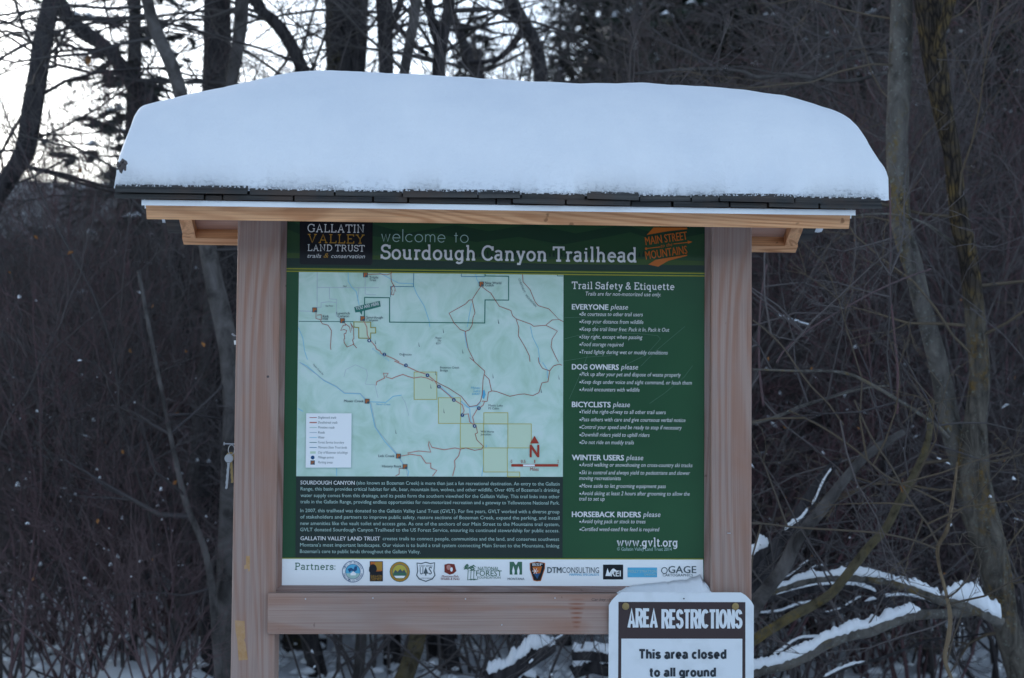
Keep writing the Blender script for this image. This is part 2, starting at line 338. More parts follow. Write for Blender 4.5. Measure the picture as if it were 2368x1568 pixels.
SANS = {
 'A': (.70, [[(.07, 0), (.35, .93), (.63, 0)], [(.17, .27), (.53, .27)]]), 'R': (.64, [[(.08, 0), (.08, 1)], [(.08, .92), (.36, .92)]+E(.37, .71, .20, .21, 90, -90, 7)+[(.08, .50)], [(.36, .48), (.58, 0)]]),
 'E': (.56, [[(.08, 0), (.08, 1)], [(.08, .92), (.55, .92)], [(.08, .51), (.50, .51)], [(.08, .08), (.56, .08)]]), 'S': (.62, [E(.31, .71, .22, .21, 10, 255, 9)+E(.31, .29, .24, .22, 85, -170, 10)]),
 'T': (.58, [[(.29, 0), (.29, .92)], [(0, .92), (.58, .92)]]), 'I': (.16, [[(.08, 0), (.08, 1)]]), 'C': (.66, [E(.35, .5, .28, .42, 45, 315, 14)]), 'O': (.72, [E(.36, .5, .28, .42, 0, 360, 22)]), 'N': (.64, [[(.08, 0), (.08, 1)], [(.56, 0), (.56, 1)], [(.10, .93), (.54, .07)]]),
 'h': (.52, [[(.08, 0), (.08, 1)], [(.08, .42)]+E(.26, .46, .18, .19, 150, 0, 6)+[(.44, 0)]]), 'i': (.16, [[(.08, 0), (.08, .70)], [(.08, .84), (.08, 1)]]), 's': (.48, [E(.24, .50, .16, .14, 10, 250, 7)+E(.24, .21, .18, .14, 80, -170, 8)]),
 'a': (.52, [E(.25, .48, .17, .16, 160, 15, 6)+[(.42, .40), (.44, 0)], E(.22, .20, .16, .14, 70, 360, 9)+[(.42, .30)]]), 'r': (.34, [[(.08, 0), (.08, .70)], [(.08, .40)]+E(.26, .45, .17, .18, 165, 65, 5)]), 'e': (.54, [[(.09, .34), (.45, .34)]+E(.27, .35, .19, .28, 0, 315, 13)]),
 'c': (.50, [E(.27, .35, .19, .28, 45, 315, 12)]), 'l': (.16, [[(.08, 0), (.08, 1)]]), 'o': (.56, [E(.28, .35, .20, .28, 0, 360, 18)]), 'd': (.54, [[(.46, 0), (.46, 1)], E(.26, .35, .18, .28, 30, 330, 13)]), 't': (.34, [[(.16, .92), (.16, .20)]+E(.26, .18, .10, .11, 180, 300, 4), [(0, .64), (.32, .64)]]),
 'g': (.54, [[(.46, .70), (.46, -.06)]+E(.27, -.06, .19, .15, 0, -160, 7), E(.26, .37, .18, .26, 30, 330, 13)]), 'u': (.52, [[(.08, .70), (.08, .24)]+E(.25, .24, .17, .18, 180, 340, 6), [(.44, .70), (.44, 0)]]), 'n': (.52, [[(.08, 0), (.08, .70)], [(.08, .42)]+E(.26, .46, .18, .19, 150, 0, 6)+[(.44, 0)]]),
}
PAPER = {}
def ink(name, col, rough=.25):
    if name not in PAPER: PAPER[name] = mat('print_'+name, col, rough, .28)
    return PAPER[name]
INKS = ['white', 'green', 'dkgreen', 'yellow', 'black', 'orange', 'gold', 'map', 'mapline', 'water', 'boundary', 'trust', 'red', 'pink', 'inhold', 'inline', 'navy', 'paper', 'grey', 'lightgreen', 'hill1', 'hill2', 'hill3', 'textgreen', 'blue', 'sky', 'brown', 'scratch', 'field']
COL = dict(white=(.72, .72, .70), green=(.014, .075, .028), dkgreen=(.016, .030, .026), yellow=(.30, .30, .03), black=(.006, .008, .012), orange=(.50, .13, .02),
 gold=(.42, .22, .03), map=(.47, .66, .54), mapline=(.40, .46, .52), water=(.26, .55, .66), boundary=(.03, .17, .13), trust=(.06, .22, .32), red=(.36, .045, .025),
 pink=(.50, .22, .18), inhold=(.56, .68, .50), inline=(.50, .42, .06), navy=(.02, .08, .19), paper=(.86, .87, .86), grey=(.07, .10, .11), lightgreen=(.40, .56, .50),
 hill1=(.022, .068, .028), hill2=(.014, .045, .024), hill3=(.010, .032, .022), textgreen=(.05, .15, .09), blue=(.05, .30, .48), sky=(.10, .42, .62), brown=(.20, .03, .02), scratch=(.12, .22, .16), field=(.04, .085, .018))
MI = {k: i for i, k in enumerate(INKS)}; MATS = [ink(k, COL[k]) for k in INKS]
t = NT(PAPER['map'])                               # hill shading printed on the map
n = t.noise(t.coord((1, 1, 1.0), rot=(0, R(35), 0)), 9, 5, 1.6, .6)
t.color(t.ramp(n, [(.30, (.42, .60, .47)), (.47, (.51, .68, .58)), (.62, (.59, .73, .65)), (.8, (.61, .72, .68))]))
t = NT(PAPER['green']); t.color(t.ramp(t.noise(t.coord(), 2.0, 3), [(.3, (.011, .060, .024)), (.7, (.020, .088, .034))]))
S2 = 2367/4096
def zf(ox, oy, k): return lambda x, y: ((ox+x/k)*S2, (oy+y/k)*S2)
Z1, Z2, Z3, Z4 = zf(1100, 850, 2.6133), zf(1900, 850, 2.368), zf(1150, 1450, 2.0591), zf(1150, 1850, 2.0591)
Z5, Z6, Z7, Z8 = zf(2200, 1050, 2.6129), zf(2200, 1650, 2.6129), zf(2000, 2200, 2.1527), zf(1100, 2200, 2.368)
# ================================================================== THE KIOSK
kiosk = empty('information_kiosk', (0, 0, 0))
tag(kiosk, 'wooden trailhead kiosk with green map board under a snow-laden shake roof', 'information board')
YP = 0.0
for sx in (-1, 1):
    a, b = (-.750, -.626) if sx < 0 else (.626, .7465)
    MB().box((a, -.04, 0), (b, .10, 2.27), 0, .006).build('post', M_post, kiosk, origin=(a, -.04, 0))
MB().box((-.646, -.062, .976), (.6425, -.0405, 1.0925), 0, .005).build('bottom_rail', M_rail, kiosk)
MB().box((-.625, .02, 1.0), (.625, .06, 2.25), 0).build('back_board', M_ply, kiosk)
# bevelled moulding round the board, mitred at its lower corners
x0, x1, zb = -.612, .6135, 1.108; w = .021
def strip(inner, outer, name, m):
    (a, b), (c, d) = inner, outer
    q = [(a[0], -.004, a[1]), (b[0], -.004, b[1]), (d[0], -.034, d[1]), (c[0], -.034, c[1])]
    q2 = [(p[0], .002, p[2]) for p in q]
    MB().add(q+q2, [(0, 1, 2, 3), (7, 6, 5, 4), (0, 4, 5, 1), (2, 6, 7, 3), (1, 5, 6, 2), (0, 3, 7, 4)]).build(name, m, kiosk)
strip([(x0, zb), (x0, 2.2)], [(x0-w, zb-.0148), (x0-w, 2.2)], 'moulding', M_trimz)
strip([(x1, zb), (x1, 2.2)], [(x1+w, zb-.0148), (x1+w, 2.2)], 'moulding', M_trimz)
strip([(x0, zb), (x1, zb)], [(x0-w, zb-.0148), (x1+w, zb-.0148)], 'moulding', M_trimx)
board = MB().box((x0-.01, .001, 1.095), (x1+.01, .018, 2.22)).build('map_board', ink('green', COL['green']), kiosk)
# header banner --------------------------------------------------
h = Print(YP)
h.rect(660, 470, 1632, 620, MI['hill2'], 0)
h.poly([(664, 600), (664, 520), (700, 500), (760, 520), (860, 545), (960, 530), (1040, 545), (1120, 525), (1200, 545), (1290, 520), (1370, 545), (1450, 535), (1530, 560), (1628, 540), (1628, 620), (664, 620)], MI['hill1'], 1)
h.poly([(664, 480), (664, 530), (700, 545), (790, 540), (900, 550), (1000, 538), (1100, 560), (1200, 548), (1300, 566), (1420, 545), (1540, 520), (1628, 512), (1628, 480)], MI['hill2'], 2)
h.poly([(664, 480), (664, 505), (690, 520), (850, 515), (940, 540), (1050, 520), (1130, 535), (1230, 518), (1330, 540), (1440, 520), (1500, 535), (1628, 500), (1628, 480)], MI['hill1'], 3)
h.poly([(664, 585), (900, 592), (1200, 603), (1400, 596), (1628, 604), (1628, 622), (664, 610)], MI['field'], 3)
h.poly([(664, 597), (1000, 603), (1300, 611), (1628, 614), (1628, 628), (664, 617)], MI['hill3'], 4)
for x in range(1010, 1490, 9):                     # little conifers along the foot of the printed hills
    hh = random.uniform(5, 15); h.poly([(x-3, 594), (x, 592-hh), (x+3, 594)], MI['hill3'], 4)
for yy in (621.5, 627.5): h.line([(660, yy-.1), (1630, yy+11)], 2.6, MI['yellow'], 5)
h.poly([Z1(258, 60), Z1(1022, 60), Z1(1018, 530), Z1(1000, 552), Z1(270, 545), Z1(258, 530)], MI['black'], 5)
for i, (s_, yb, x1_, mi_) in enumerate((('GALLATIN', 205, 935, 'white'), ('VALLEY', 318, 935, 'gold'), ('LAND TRUST', 402, 935, 'white'))):
    a = Z1(343, yb); b = Z1(x1_, yb); h.slab(s_, a[0], a[1], b[0], {0: 18, 1: 20, 2: 14.5}[i], {0: 1.9, 1: 2.0, 2: 1.7}[i], MI[mi_], 6)
a = Z1(340, 475); b = Z1(485, 475); h.text('trails', a[0], a[1], b[0], 9.5, MI['white'], 0, .3, 6)
a = Z1(508, 475); b = Z1(562, 475); h.text('&', a[0], a[1], b[0], 11, MI['gold'], 0, .3, 6)
a = Z1(588, 477); b = Z1(940, 480); h.text('conservation', a[0], a[1], b[0], 9.5, MI['white'], 0, .3, 6)
# thin geometric letters of the greeting
lx = 0.0; ST = []
for ch in 'welcome to':
    w_, st = {'w': (.62, [[(0, .6), (.16, 0), (.31, .58), (.46, 0), (.62, .6)]]), 'e': (.56, [[(.02, .3), (.55, .3)]+E(.29, .3, .27, .3, 0, 320, 12)]),
      'l': (.02, [[(.01, 0), (.01, 1)]]), 'c': (.5, [E(.3, .3, .29, .3, 45, 315, 12)]), 'o': (.6, [E(.3, .3, .29, .3, 0, 360, 16)]),
      'm': (.72, [[(.01, 0), (.01, .6)], [(.01, .4)]+E(.19, .4, .18, .2, 170, 0, 6)+[(.37, 0)], [(.37, .4)]+E(.54, .4, .17, .2, 170, 0, 6)+[(.71, 0)]]),
      't': (.26, [[(.13, 0), (.13, .78)], [(0, .55), (.26, .55)]]), ' ': (.3, [])}[ch]
    ST += [[(lx+p, q) for p, q in s_] for s_ in st]; lx += w_+.2
a = at(*Z1(1115, 305), 0); b = at(*Z1(2020, 315), 0)
for s_ in ST: h.line([(a[0]+p*(b[0]-a[0])/(lx-.2), 0, a[2]+q*29*4.669/F) for p, q in s_], 1.7, MI['lightgreen'], 6, world=True)
a = Z1(1112, 485); b = Z2(1530, 463); h.slab('Sourdough Canyon Trailhead', a[0], a[1], b[0], 32.5, 4.9, MI['white'], 6)
# street-to-mountains badge
h.poly([Z2(1625, 215), Z2(1690, 145), Z2(2005, 145), Z2(2010, 160), Z2(1820, 180)], MI['orange'], 6)
h.poly([Z2(1640, 495), Z2(1710, 450), Z2(1830, 430), Z2(2010, 402), Z2(2008, 412), Z2(1830, 460), Z2(1760, 500), Z2(1735, 515)], MI['orange'], 6)
a = Z2(1618, 312); b = Z2(2012, 258); h.text('MAIN STREET', a[0], a[1], b[0], 19, MI['orange'], .012, 0, 7, rot=b[1])
a = Z2(1620, 448); b = Z2(2012, 392); h.text('MOUNTAINS', a[0], a[1], b[0], 19, MI['orange'], .012, 0, 7, rot=b[1])
a = Z2(1760, 335); b = Z2(1870, 318); h.text('to the', a[0], a[1], b[0], 8, MI['orange'], 0, .3, 7, rot=b[1])
h.line([Z2(1615, 345), Z2(1755, 328)], 2, MI['orange'], 7); h.line([Z2(1880, 300), Z2(2020, 285)], 2, MI['orange'], 7)
h.poly([Z2(2012, 268), Z2(2058, 281), Z2(2015, 298)], MI['orange'], 7); h.disc(*Z2(1620, 345), 3, 3, MI['orange'], 7)
h.build('header_banner', MATS, board)
# trail map ----------------------------------------------------
p = Print(YP)
mx0, my0 = Z1(250, 612); p.poly([Z1(250, 612), Z2(838, 590), Z3(2268, 943), Z3(72, 938)], MI['map'], 1)
def L(zz, pts, w, c, ly=2): p.line([zz(*q) for q in pts], w, MI[c], ly)
for q in ([(442, 618), (440, 1000)], [(445, 785), (1085, 788)], [(570, 785), (570, 905), (645, 910), (640, 1080), (690, 1110)], [(440, 995), (482, 995), (482, 945), (560, 935), (640, 942)],
          [(248, 1030), (395, 1035)], [(943, 680), (943, 855), (1000, 862), (1055, 862)], [(878, 785), (862, 930)]): L(Z1, q, 1.1, 'mapline')
for q in ([(765, 625), (765, 720), (800, 780), (850, 830), (870, 920), (880, 970)], [(1080, 628), (1180, 680), (1290, 740), (1440, 745), (1480, 850), (1560, 980), (1610, 1130), (1620, 1200)], [(245, 1205), (290, 1310), (310, 1450), (340, 1540)],
          [(2095, 636), (2110, 700), (2130, 740)], [(2055, 950), (2030, 1080), (2010, 1200)], [(1980, 1250), (1995, 1350), (2010, 1420)]): L(Z1, q, 1.8, 'water')
L(Z2, [(525, 1080), (545, 1180), (600, 1290), (615, 1420)], 1.8, 'water')
for q in ([(100, 0), (160, 30), (300, 150), (400, 200), (470, 255), (600, 260), (650, 320)], [(680, 340), (720, 530), (800, 650), (900, 760), (960, 850), (1000, 900), (990, 938)], [(680, 325), (810, 330), (870, 280), (940, 270)],
          [(1250, 190), (1350, 280), (1430, 320), (1480, 370), (1560, 365), (1590, 330)], [(1430, 320), (1500, 380), (1510, 490), (1540, 520)], [(85, 380), (130, 405)], [(405, 868), (405, 936)], [(1640, 680), (1620, 800), (1600, 938)], [(2100, 0), (2140, 60), (2140, 130)]): L(Z3, q, 2.0, 'water')
L(Z3, [(100, 0), (300, 145), (400, 195), (470, 250), (600, 255), (650, 310), (690, 340), (730, 540), (900, 750), (975, 870), (990, 938)], 1.0, 'mapline', 3)
L(Z3, [(465, 120), (480, 60), (560, 20), (650, 60), (660, 110), (640, 180), (720, 185), (745, 290)], .8, 'mapline'); L(Z3, [(940, 280), (970, 330), (1000, 440)], .8, 'mapline')
L(Z1, [(248, 1140), (820, 1143)], 1.6, 'boundary'); p.line([Z1(935, 1090), Z1(937, 890), Z1(1198, 893), Z1(1198, 1148), Z1(2192, 1157), Z2(95, 830), Z2(318, 832), Z2(318, 606), Z2(95, 603), Z2(95, 580)], 2.5, MI['boundary'], 3)
L(Z1, [(1207, 885), (1208, 775), (1448, 778), (1450, 628)], 1.6, 'trust', 4); L(Z1, [(1948, 634), (1948, 672), (2195, 672)], 1.6, 'trust', 4)
L(Z2, [(780, 585), (780, 603), (836, 603)], 1.6, 'boundary', 4)
q = [(825, 1145), (1000, 1148), (1000, 1205), (1052, 1205), (1052, 1262), (1000, 1262), (1000, 1317), (875, 1315), (875, 1205), (825, 1200)]
p.poly([Z1(*a) for a in q], MI['inhold'], 2); p.line([Z1(*a) for a in q], 2.2, MI['field'], 3, True); p.line([Z1(*a) for a in q], 1.2, MI['inline'], 4, True)
for a0, b0, a1, b1 in ((1043, 80, 1230, 305), (1243, 292, 1425, 503), (1423, 505, 1615, 705), (1617, 415, 1815, 507), (1815, 507, 2008, 705), (1615, 705, 1810, 903), (1812, 903, 1913, 942)):
    p.poly([Z3(a0, b0), Z3(a1, b0), Z3(a1, b1), Z3(a0, b1)], MI['inhold'], 2); p.line([Z3(a0, b0), Z3(a1, b0), Z3(a1, b1), Z3(a0, b1)], 1.5, MI['inline'], 3, True)
L(Z3, [(1617, 507), (1815, 507)], 1.5, 'inline', 4)
for q in ([(970, 650), (1100, 645), (1170, 655), (1215, 640), (1220, 622)], [(1212, 640), (1215, 720), (1245, 770), (1265, 830), (1250, 810), (1240, 865), (1215, 860), (1225, 820), (1213, 790), (1245, 760)],
          [(430, 1040), (428, 1110), (485, 1125), (485, 1070), (440, 1075)], [(475, 1130), (495, 1165), (555, 1180), (590, 1235), (585, 1330), (580, 1400), (585, 1438)],
          [(730, 1160), (740, 1185), (715, 1180), (685, 1235), (720, 1225), (750, 1235), (740, 1265), (722, 1270), (730, 1320), (720, 1330), (725, 1365), (755, 1408), (820, 1380), (855, 1418)],
          [(735, 1165), (780, 1200), (790, 1260), (805, 1200), (790, 1155), (820, 1210), (825, 1320), (810, 1335), (825, 1380)],
          [(2155, 770), (2100, 850), (2060, 915), (2030, 918), (1990, 960), (1820, 1055), (1870, 1155), (1935, 1225), (1990, 1245)],
          [(2060, 915), (2090, 1050), (2070, 1100), (2060, 1180), (2030, 1230), (1990, 1245), (2000, 1330), (2020, 1430), (2080, 1550)]): L(Z1, q, 1.2, 'red', 5)
for q in ([(60, 700), (110, 740), (150, 765), (190, 830), (230, 890), (340, 930), (355, 980), (390, 1010), (530, 1060), (555, 1080), (670, 1070), (780, 1125), (730, 1200), (720, 1275), (760, 1360), (790, 1420)],
          [(450, 580), (455, 660), (520, 730), (570, 850), (600, 885), (700, 915), (795, 1015), (730, 1020), (670, 1070)], [(795, 1015), (835, 1035)], [(390, 1015), (415, 1090), (410, 1170), (470, 1270), (515, 1360), (520, 1415)]): L(Z2, q, 1.2, 'red', 5)
for q in ([(1500, -40), (1545, 0), (1600, 50), (1625, 72), (1610, 150), (1605, 260), (1590, 320), (1560, 355), (1500, 365), (1430, 280), (1330, 215), (1250, 175), (1210, 150)],
          [(1620, 100), (1660, 140), (1680, 235), (1720, 240), (1830, 280), (1900, 265), (1950, 260), (2020, 275), (2070, 250), (2095, 170), (2145, 160), (2160, 70), (2190, 30), (2240, 15), (2262, 25)], [(2065, -40), (2070, 0), (2100, 50), (2160, 70)],
          [(1425, 715), (1470, 705), (1540, 725), (1600, 715), (1612, 690), (1560, 640), (1545, 590), (1565, 580), (1555, 530)], [(950, 872), (920, 875), (920, 920), (890, 936)], [(1680, 240), (1655, 245), (1645, 320), (1620, 325)]): L(Z3, q, 1.25, 'red', 5)
L(Z1, [(925, 1130), (960, 1200), (965, 1280), (985, 1325), (1050, 1400), (1060, 1430), (1100, 1450), (1110, 1475), (1145, 1490), (1240, 1530), (1300, 1565)], 1.9, 'pink', 5)
for q in ([(880, -10), (975, 30), (1070, 75), (1150, 100), (1210, 150), (1240, 195), (1330, 270), (1370, 310), (1440, 350), (1455, 400), (1440, 430), (1490, 425), (1500, 490), (1540, 520)],
          [(730, 190), (735, 160), (800, 130), (790, 90), (830, 90), (810, 120), (860, 135), (890, 120), (950, 100), (990, 115), (1040, 130), (1100, 120), (1150, 130), (1200, 155)],
          [(935, 772), (1000, 760), (990, 745), (1080, 730), (1180, 740), (1160, 680), (1165, 650), (1190, 700), (1290, 720), (1380, 705), (1425, 715)], [(1000, 755), (1100, 770), (1140, 830), (1180, 830), (1180, 870), (1230, 890), (1195, 936)],
          [(1425, 715), (1410, 770), (1375, 810), (1380, 860), (1360, 936)], [(1540, 520), (1525, 450), (1560, 390), (1610, 355), (1625, 320), (1600, 320)]): L(Z3, q, 1.9, 'pink', 5)
p.poly([Z3(1605, 232), Z3(1622, 228), Z3(1632, 265), Z3(1618, 305), Z3(1604, 290)], MI['sky'], 4)
for x, y in [Z1(946, 655), Z1(415, 1020), Z1(705, 1132), Z1(917, 1110), Z1(2157, 750), Z3(656, 320), Z3(914, 772), Z3(968, 858)]:
    p.rect(x-5.6, y-5.6, x+5.6, y+5.6, MI['grey'], 6); p.text('P', x-3.0, y+4.4, x+3.4, 8.6, MI['orange'], .05, 0, 7)
for i, (x, y) in enumerate([Z1(985, 1340), Z1(1143, 1487), Z3(975, 25), Z3(1153, 107), Z3(1247, 200), Z3(1370, 310), Z3(1440, 435), Z3(1541, 525), Z3(1576, 378)]):
    p.disc(x, y, 4.3, 4.3, MI['navy'], 6); p.text(str(i+1), x-1.3, y+2.2, x+1.5, 4.4, MI['white'], 0, 0, 7)
def LB(zz, txt, x, y, x2, cap, c='grey', bold=.01, sh=0, rot=None, ly=7):
    a, b = zz(x, y), zz(x2, y if rot is None else rot); p.text(txt, a[0], a[1], b[0], cap, MI[c], bold, sh, ly, rot=None if rot is None else b[1])
for d in ((Z1, 'Triple', 985, 692, 1080, 5.6), (Z1, 'Tree', 985, 720, 1055, 5.6), (Z1, 'Leverich', 645, 1066, 783, 5.6), (Z1, 'Canyon', 655, 1096, 775, 5.6), (Z1, 'Sourdough', 955, 1110, 1128, 5.6), (Z1, 'Canyon', 955, 1138, 1075, 5.6),
          (Z1, 'Kirk', 500, 1098, 563, 5.6), (Z1, 'Hill', 500, 1126, 553, 5.6), (Z2, 'New World', 95, 680, 248, 5.6), (Z2, 'Gulch', 95, 702, 178, 5.6), (Z3, 'Moser Creek', 466, 328, 628, 5.6), (Z3, 'Lick Creek', 748, 780, 883, 5.6), (Z3, 'History Rock', 779, 865, 938, 5.6),
          (Z1, 'Outhouse', 1300, 1495, 1428, 4.6), (Z3, 'Bozeman Creek', 1257, 50, 1415, 4.8), (Z3, 'Bridge', 1257, 75, 1322, 4.8), (Z3, 'Mystic Lake', 1655, 363, 1772, 4.8), (Z3, 'FS Cabin', 1655, 387, 1742, 4.8), (Z3, 'Wild Horse', 1590, 578, 1700, 4.8), (Z3, 'Junction', 1590, 601, 1677, 4.8)):
    LB(*d[:6], c='grey', bold=.012 if d[5] > 5 else 0)
for d in ((Z1, 'Mount', 1672, 1322, 1740, 4.4), (Z1, 'Ellis', 1700, 1350, 1738, 4.4), (Z1, "8331'", 1682, 1380, 1738, 4.4), (Z1, 'Nash', 712, 780, 750, 4), (Z1, 'Nez Perce', 528, 986, 606, 4)): LB(*d, c='grey', bold=0, sh=.25)
for d in ((Z3, 'Mystic', 1510, 218, 1588, 5), (Z3, 'Lake', 1532, 243, 1588, 5), (Z3, "6400'", 1520, 268, 1588, 5), (Z3, 'Moser Creek', 728, 352, 850, 4)): LB(*d, c='sky', bold=0, sh=.25)
LB(Z3, 'Hyalite Canyon Rd', 210, 20, 290, 3.6, bold=0, rot=105); LB(Z1, 'Bozeman Creek', 1015, 1430, 1190, 4, c='water', bold=0, rot=1560)
LB(Z2, 'CHESTNUT', 408, 632, 462, 4.5, bold=0, rot=765); LB(Z2, 'MOUNTAIN', 476, 790, 572, 4.5, bold=0, rot=900)
p.poly([Z1(828, 990), Z1(1095, 925), Z1(1105, 985), Z1(912, 1035), Z1(908, 1075), Z1(885, 1040), Z1(840, 1048)], MI['boundary'], 6)
LB(Z1, 'YOU ARE HERE', 848, 1024, 1090, 7.5, c='white', bold=.007, rot=968)
LB(Z3, 'N', 1997, 780, 2070, 28, c='red', bold=.03); p.poly([Z3(1997, 668), Z3(2034, 605), Z3(2072, 668)], MI['red'], 6)
p.poly([Z3(1843, 838), Z3(2230, 838), Z3(2230, 859), Z3(1843, 859)], MI['red'], 5); p.poly([Z3(1940, 841), Z3(2036, 841), Z3(2036, 856), Z3(1940, 856)], MI['paper'], 6)
for s_, x_, x2_ in (('0', 1838, 1850), ('0.5', 1922, 1960), ('1', 2032, 2040), ('2', 2222, 2234)): LB(Z3, s_, x_, 828, x2_, 7, c='red', bold=0)
LB(Z3, 'Miles', 1998, 893, 2068, 8, c='red', bold=0)
for zx, x_, y_ in ((Z1, 1760, 1240), (Z1, 1505, 1385), (Z1, 1345, 1490), (Z1, 1050, 1358), (Z1, 1962, 1455), (Z1, 2335, 1145), (Z2, 222, 1035), (Z3, 1692, 115), (Z3, 2090, 235), (Z3, 2235, 125), (Z3, 1180, 200), (Z3, 1220, 90), (Z3, 892, 572), (Z3, 1288, 402)):
    a = zx(x_, y_); p.poly([(a[0]-1.2, a[1]-7), (a[0]+1.6, a[1]+5), (a[0]-.2, a[1]+4)], MI['grey'], 8)     # chips in the print
# legend
p.poly([Z3(161, 426), Z3(534, 426), Z3(530, 873), Z3(155, 873)], MI['lightgreen'], 8); p.poly([Z3(155, 420), Z3(528, 420), Z3(524, 866), Z3(150, 866)], MI['paper'], 9)
for s_, y_, x2_, c_ in (('Singletrack trails', 463, 402, 'red'), ('Doubletrack trails', 504, 412, 'pink'), ('Primitive roads', 545, 388, 'lightgreen'), ('Roads', 586, 308, 'mapline'), ('Water', 627, 307, 'water'), ('Forest Service boundary', 668, 467, 'boundary'),
                    ('Montana State Trust lands', 709, 490, 'trust'), ('City of Bozeman inholdings', 751, 497, None), ('Mileage points', 791, 382, None), ('Parking areas', 832, 373, None)):
    LB(Z3, s_, 252, y_, x2_, 5.4, c='grey', bold=.004, sh=.25, ly=10)
    if c_: p.line([Z3(182, y_-8), Z3(242, y_-8)], 3 if c_ == 'pink' else 1.4, MI[c_], 10)
p.poly([Z3(187, 733), Z3(233, 733), Z3(233, 752), Z3(187, 752)], MI['inhold'], 10); p.disc(*Z3(208, 784), 4.5, 4.5, MI['navy'], 10); a = Z3(208, 825); p.rect(a[0]-5, a[1]-5, a[0]+5, a[1]+5, MI['grey'], 10); p.text('P', a[0]-2.5, a[1]+4, a[0]+3, 7, MI['orange'], .02, 0, 11)
p.build('trail_map', MATS, board)
# description panel --------------------------------------------
d = Print(YP)
d.poly([Z4(72, 118), Z4(2268, 122), Z4(2265, 783), Z4(65, 781)], MI['dkgreen'], 1)
body = [("SOURDOUGH CANYON", "(also known as Bozeman Creek) is more than just a fun recreational destination. An entry to the Gallatin", 182, 553, 568, 2242),
 (None, "Range, this basin provides critical habitat for elk, bear, mountain lion, wolves, and other wildlife. Over 40% of Bozeman's drinking", 231, 0, 108, 2240),
 (None, "water supply comes from this drainage, and its peaks form the southern viewshed for the Gallatin Valley. This trail links into other", 285, 0, 108, 2240),
 (None, "trails in the Gallatin Range, providing endless opportunities for non-motorized recreation and a gateway to Yellowstone National Park.", 337, 0, 106, 2240),
 (None, "In 2007, this trailhead was donated to the Gallatin Valley Land Trust (GVLT). For five years, GVLT worked with a diverse group", 410, 0, 106, 2240),
 (None, "of stakeholders and partners to improve public safety, restore sections of Bozeman Creek, expand the parking, and install", 462, 0, 106, 2240),
 (None, "new amenities like the vault toilet and access gate. As one of the anchors of our Main Street to the Mountains trail system,", 515, 0, 106, 2240),
 (None, "GVLT donated Sourdough Canyon Trailhead to the US Forest Service, ensuring its continued stewardship for public access.", 567, 0, 105, 2238),
 ("GALLATIN VALLEY LAND TRUST", "creates trails to connect people, communities and the land, and conserves southwest", 641, 762, 784, 2238),
 (None, "Montana's most important landscapes. Our vision is to build a trail system connecting Main Street to the Mountains, linking", 693, 0, 104, 2238),
 (None, "Bozeman's core to public lands throughout the Gallatin Valley.", 746, 0, 103, 1095)]
for hd, tx, y_, hx, xs, xe in body:
    if hd: a, b = Z4(107, y_), Z4(hx, y_); d.text(hd, a[0], a[1], b[0], 8.8, MI['white'], .014, 0, 3)
    a, b = Z4(xs, y_), Z4(xe, y_); d.text(tx, a[0], a[1], b[0], 7.9, MI['lightgreen'], .004, 0, 3)
d.build('description_text', MATS, board)
# trail rules --------------------------------------------------
r = Print(YP)
def RT(zz, s_, x, y, x2, cap, c='white', bold=0, sh=.2): a, b = zz(x, y), zz(x2, y); r.text(s_, a[0], a[1], b[0], cap, MI[c], bold, sh, 2)
a, b = Z5(230, 275), Z5(1298, 275); r.slab('Trail Safety & Etiquette', a[0], a[1], b[0], 16, 2.2, MI['white'], 2)
RT(Z5, 'Trails are for non-motorized use only.', 372, 347, 1160, 9)
for zz, s_, y_, x2_, x3_ in ((Z5, 'EVERYONE', 492, 608, 815), (Z5, 'DOG OWNERS', 1119, 717, 920), (Z5, 'BICYCLISTS', 1512, 632, 835), (Z6, 'WINTER USERS', 499, 771, 974), (Z6, 'HORSEBACK RIDERS', 1093, 948, 1154)):
    RT(zz, s_, 230, y_, x2_, 12.2, bold=.034, sh=0); RT(zz, 'please', x2_+24, y_, x3_, 12)
for zz, s_, y_, x2_ in ((Z5, 'Be courteous to other trail users', 558, 970), (Z5, 'Keep your distance from wildlife', 637, 975), (Z5, 'Keep the trail litter free: Pack it In, Pack it Out', 716, 1247), (Z5, 'Stay right, except when passing', 796, 966), (Z5, 'Food storage required', 875, 770),
      (Z5, 'Tread lightly during wet or muddy conditions', 955, 1230), (Z5, 'Pick up after your pet and dispose of waste properly', 1187, 1368), (Z5, 'Keep dogs under voice and sight command, or leash them', 1268, 1482), (Z5, 'Avoid encounters with wildlife', 1347, 935),
      (Z6, 'Yield the right-of-way to all other trail users', 12, 1210), (Z6, 'Pass others with care and give courteous verbal notice', 93, 1415), (Z6, 'Control your speed and be ready to stop if necessary', 172, 1378), (Z6, 'Downhill riders yield to uphill riders', 252, 1040), (Z6, 'Do not ride on muddy trails', 331, 877),
      (Z6, 'Avoid walking or snowshoeing on cross-country ski tracks', 566, 1489), (Z6, 'Ski in control and always yield to pedestrians and slower', 647, 1464), (Z6, 'Move aside to let grooming equipment pass', 787, 1210), (Z6, 'Avoid skiing at least 2 hours after grooming to allow the', 865, 1460),
      (Z6, 'Avoid tying pack or stock to trees', 1158, 998), (Z6, 'Certified weed-seed free feed is required', 1240, 1143)):
    RT(zz, s_, 328, y_, x2_, 9.0, bold=.004); a = zz(316, y_-15); r.disc(a[0], a[1], 2, 2, MI['white'], 2, 8)
RT(Z6, 'moving recreationists', 305, 706, 740, 9.0); RT(Z6, 'trail to set up', 305, 922, 571, 9.0)
a, b = Z6(700, 1398), Z6(1333, 1398); r.slab('www.gvlt.org', a[0], a[1], b[0], 19, 2.8, MI['white'], 2)
RT(Z6, '© Gallatin Valley Land Trust 2014', 700, 1445, 1272, 7.5, 'lightgreen', 0, 0)
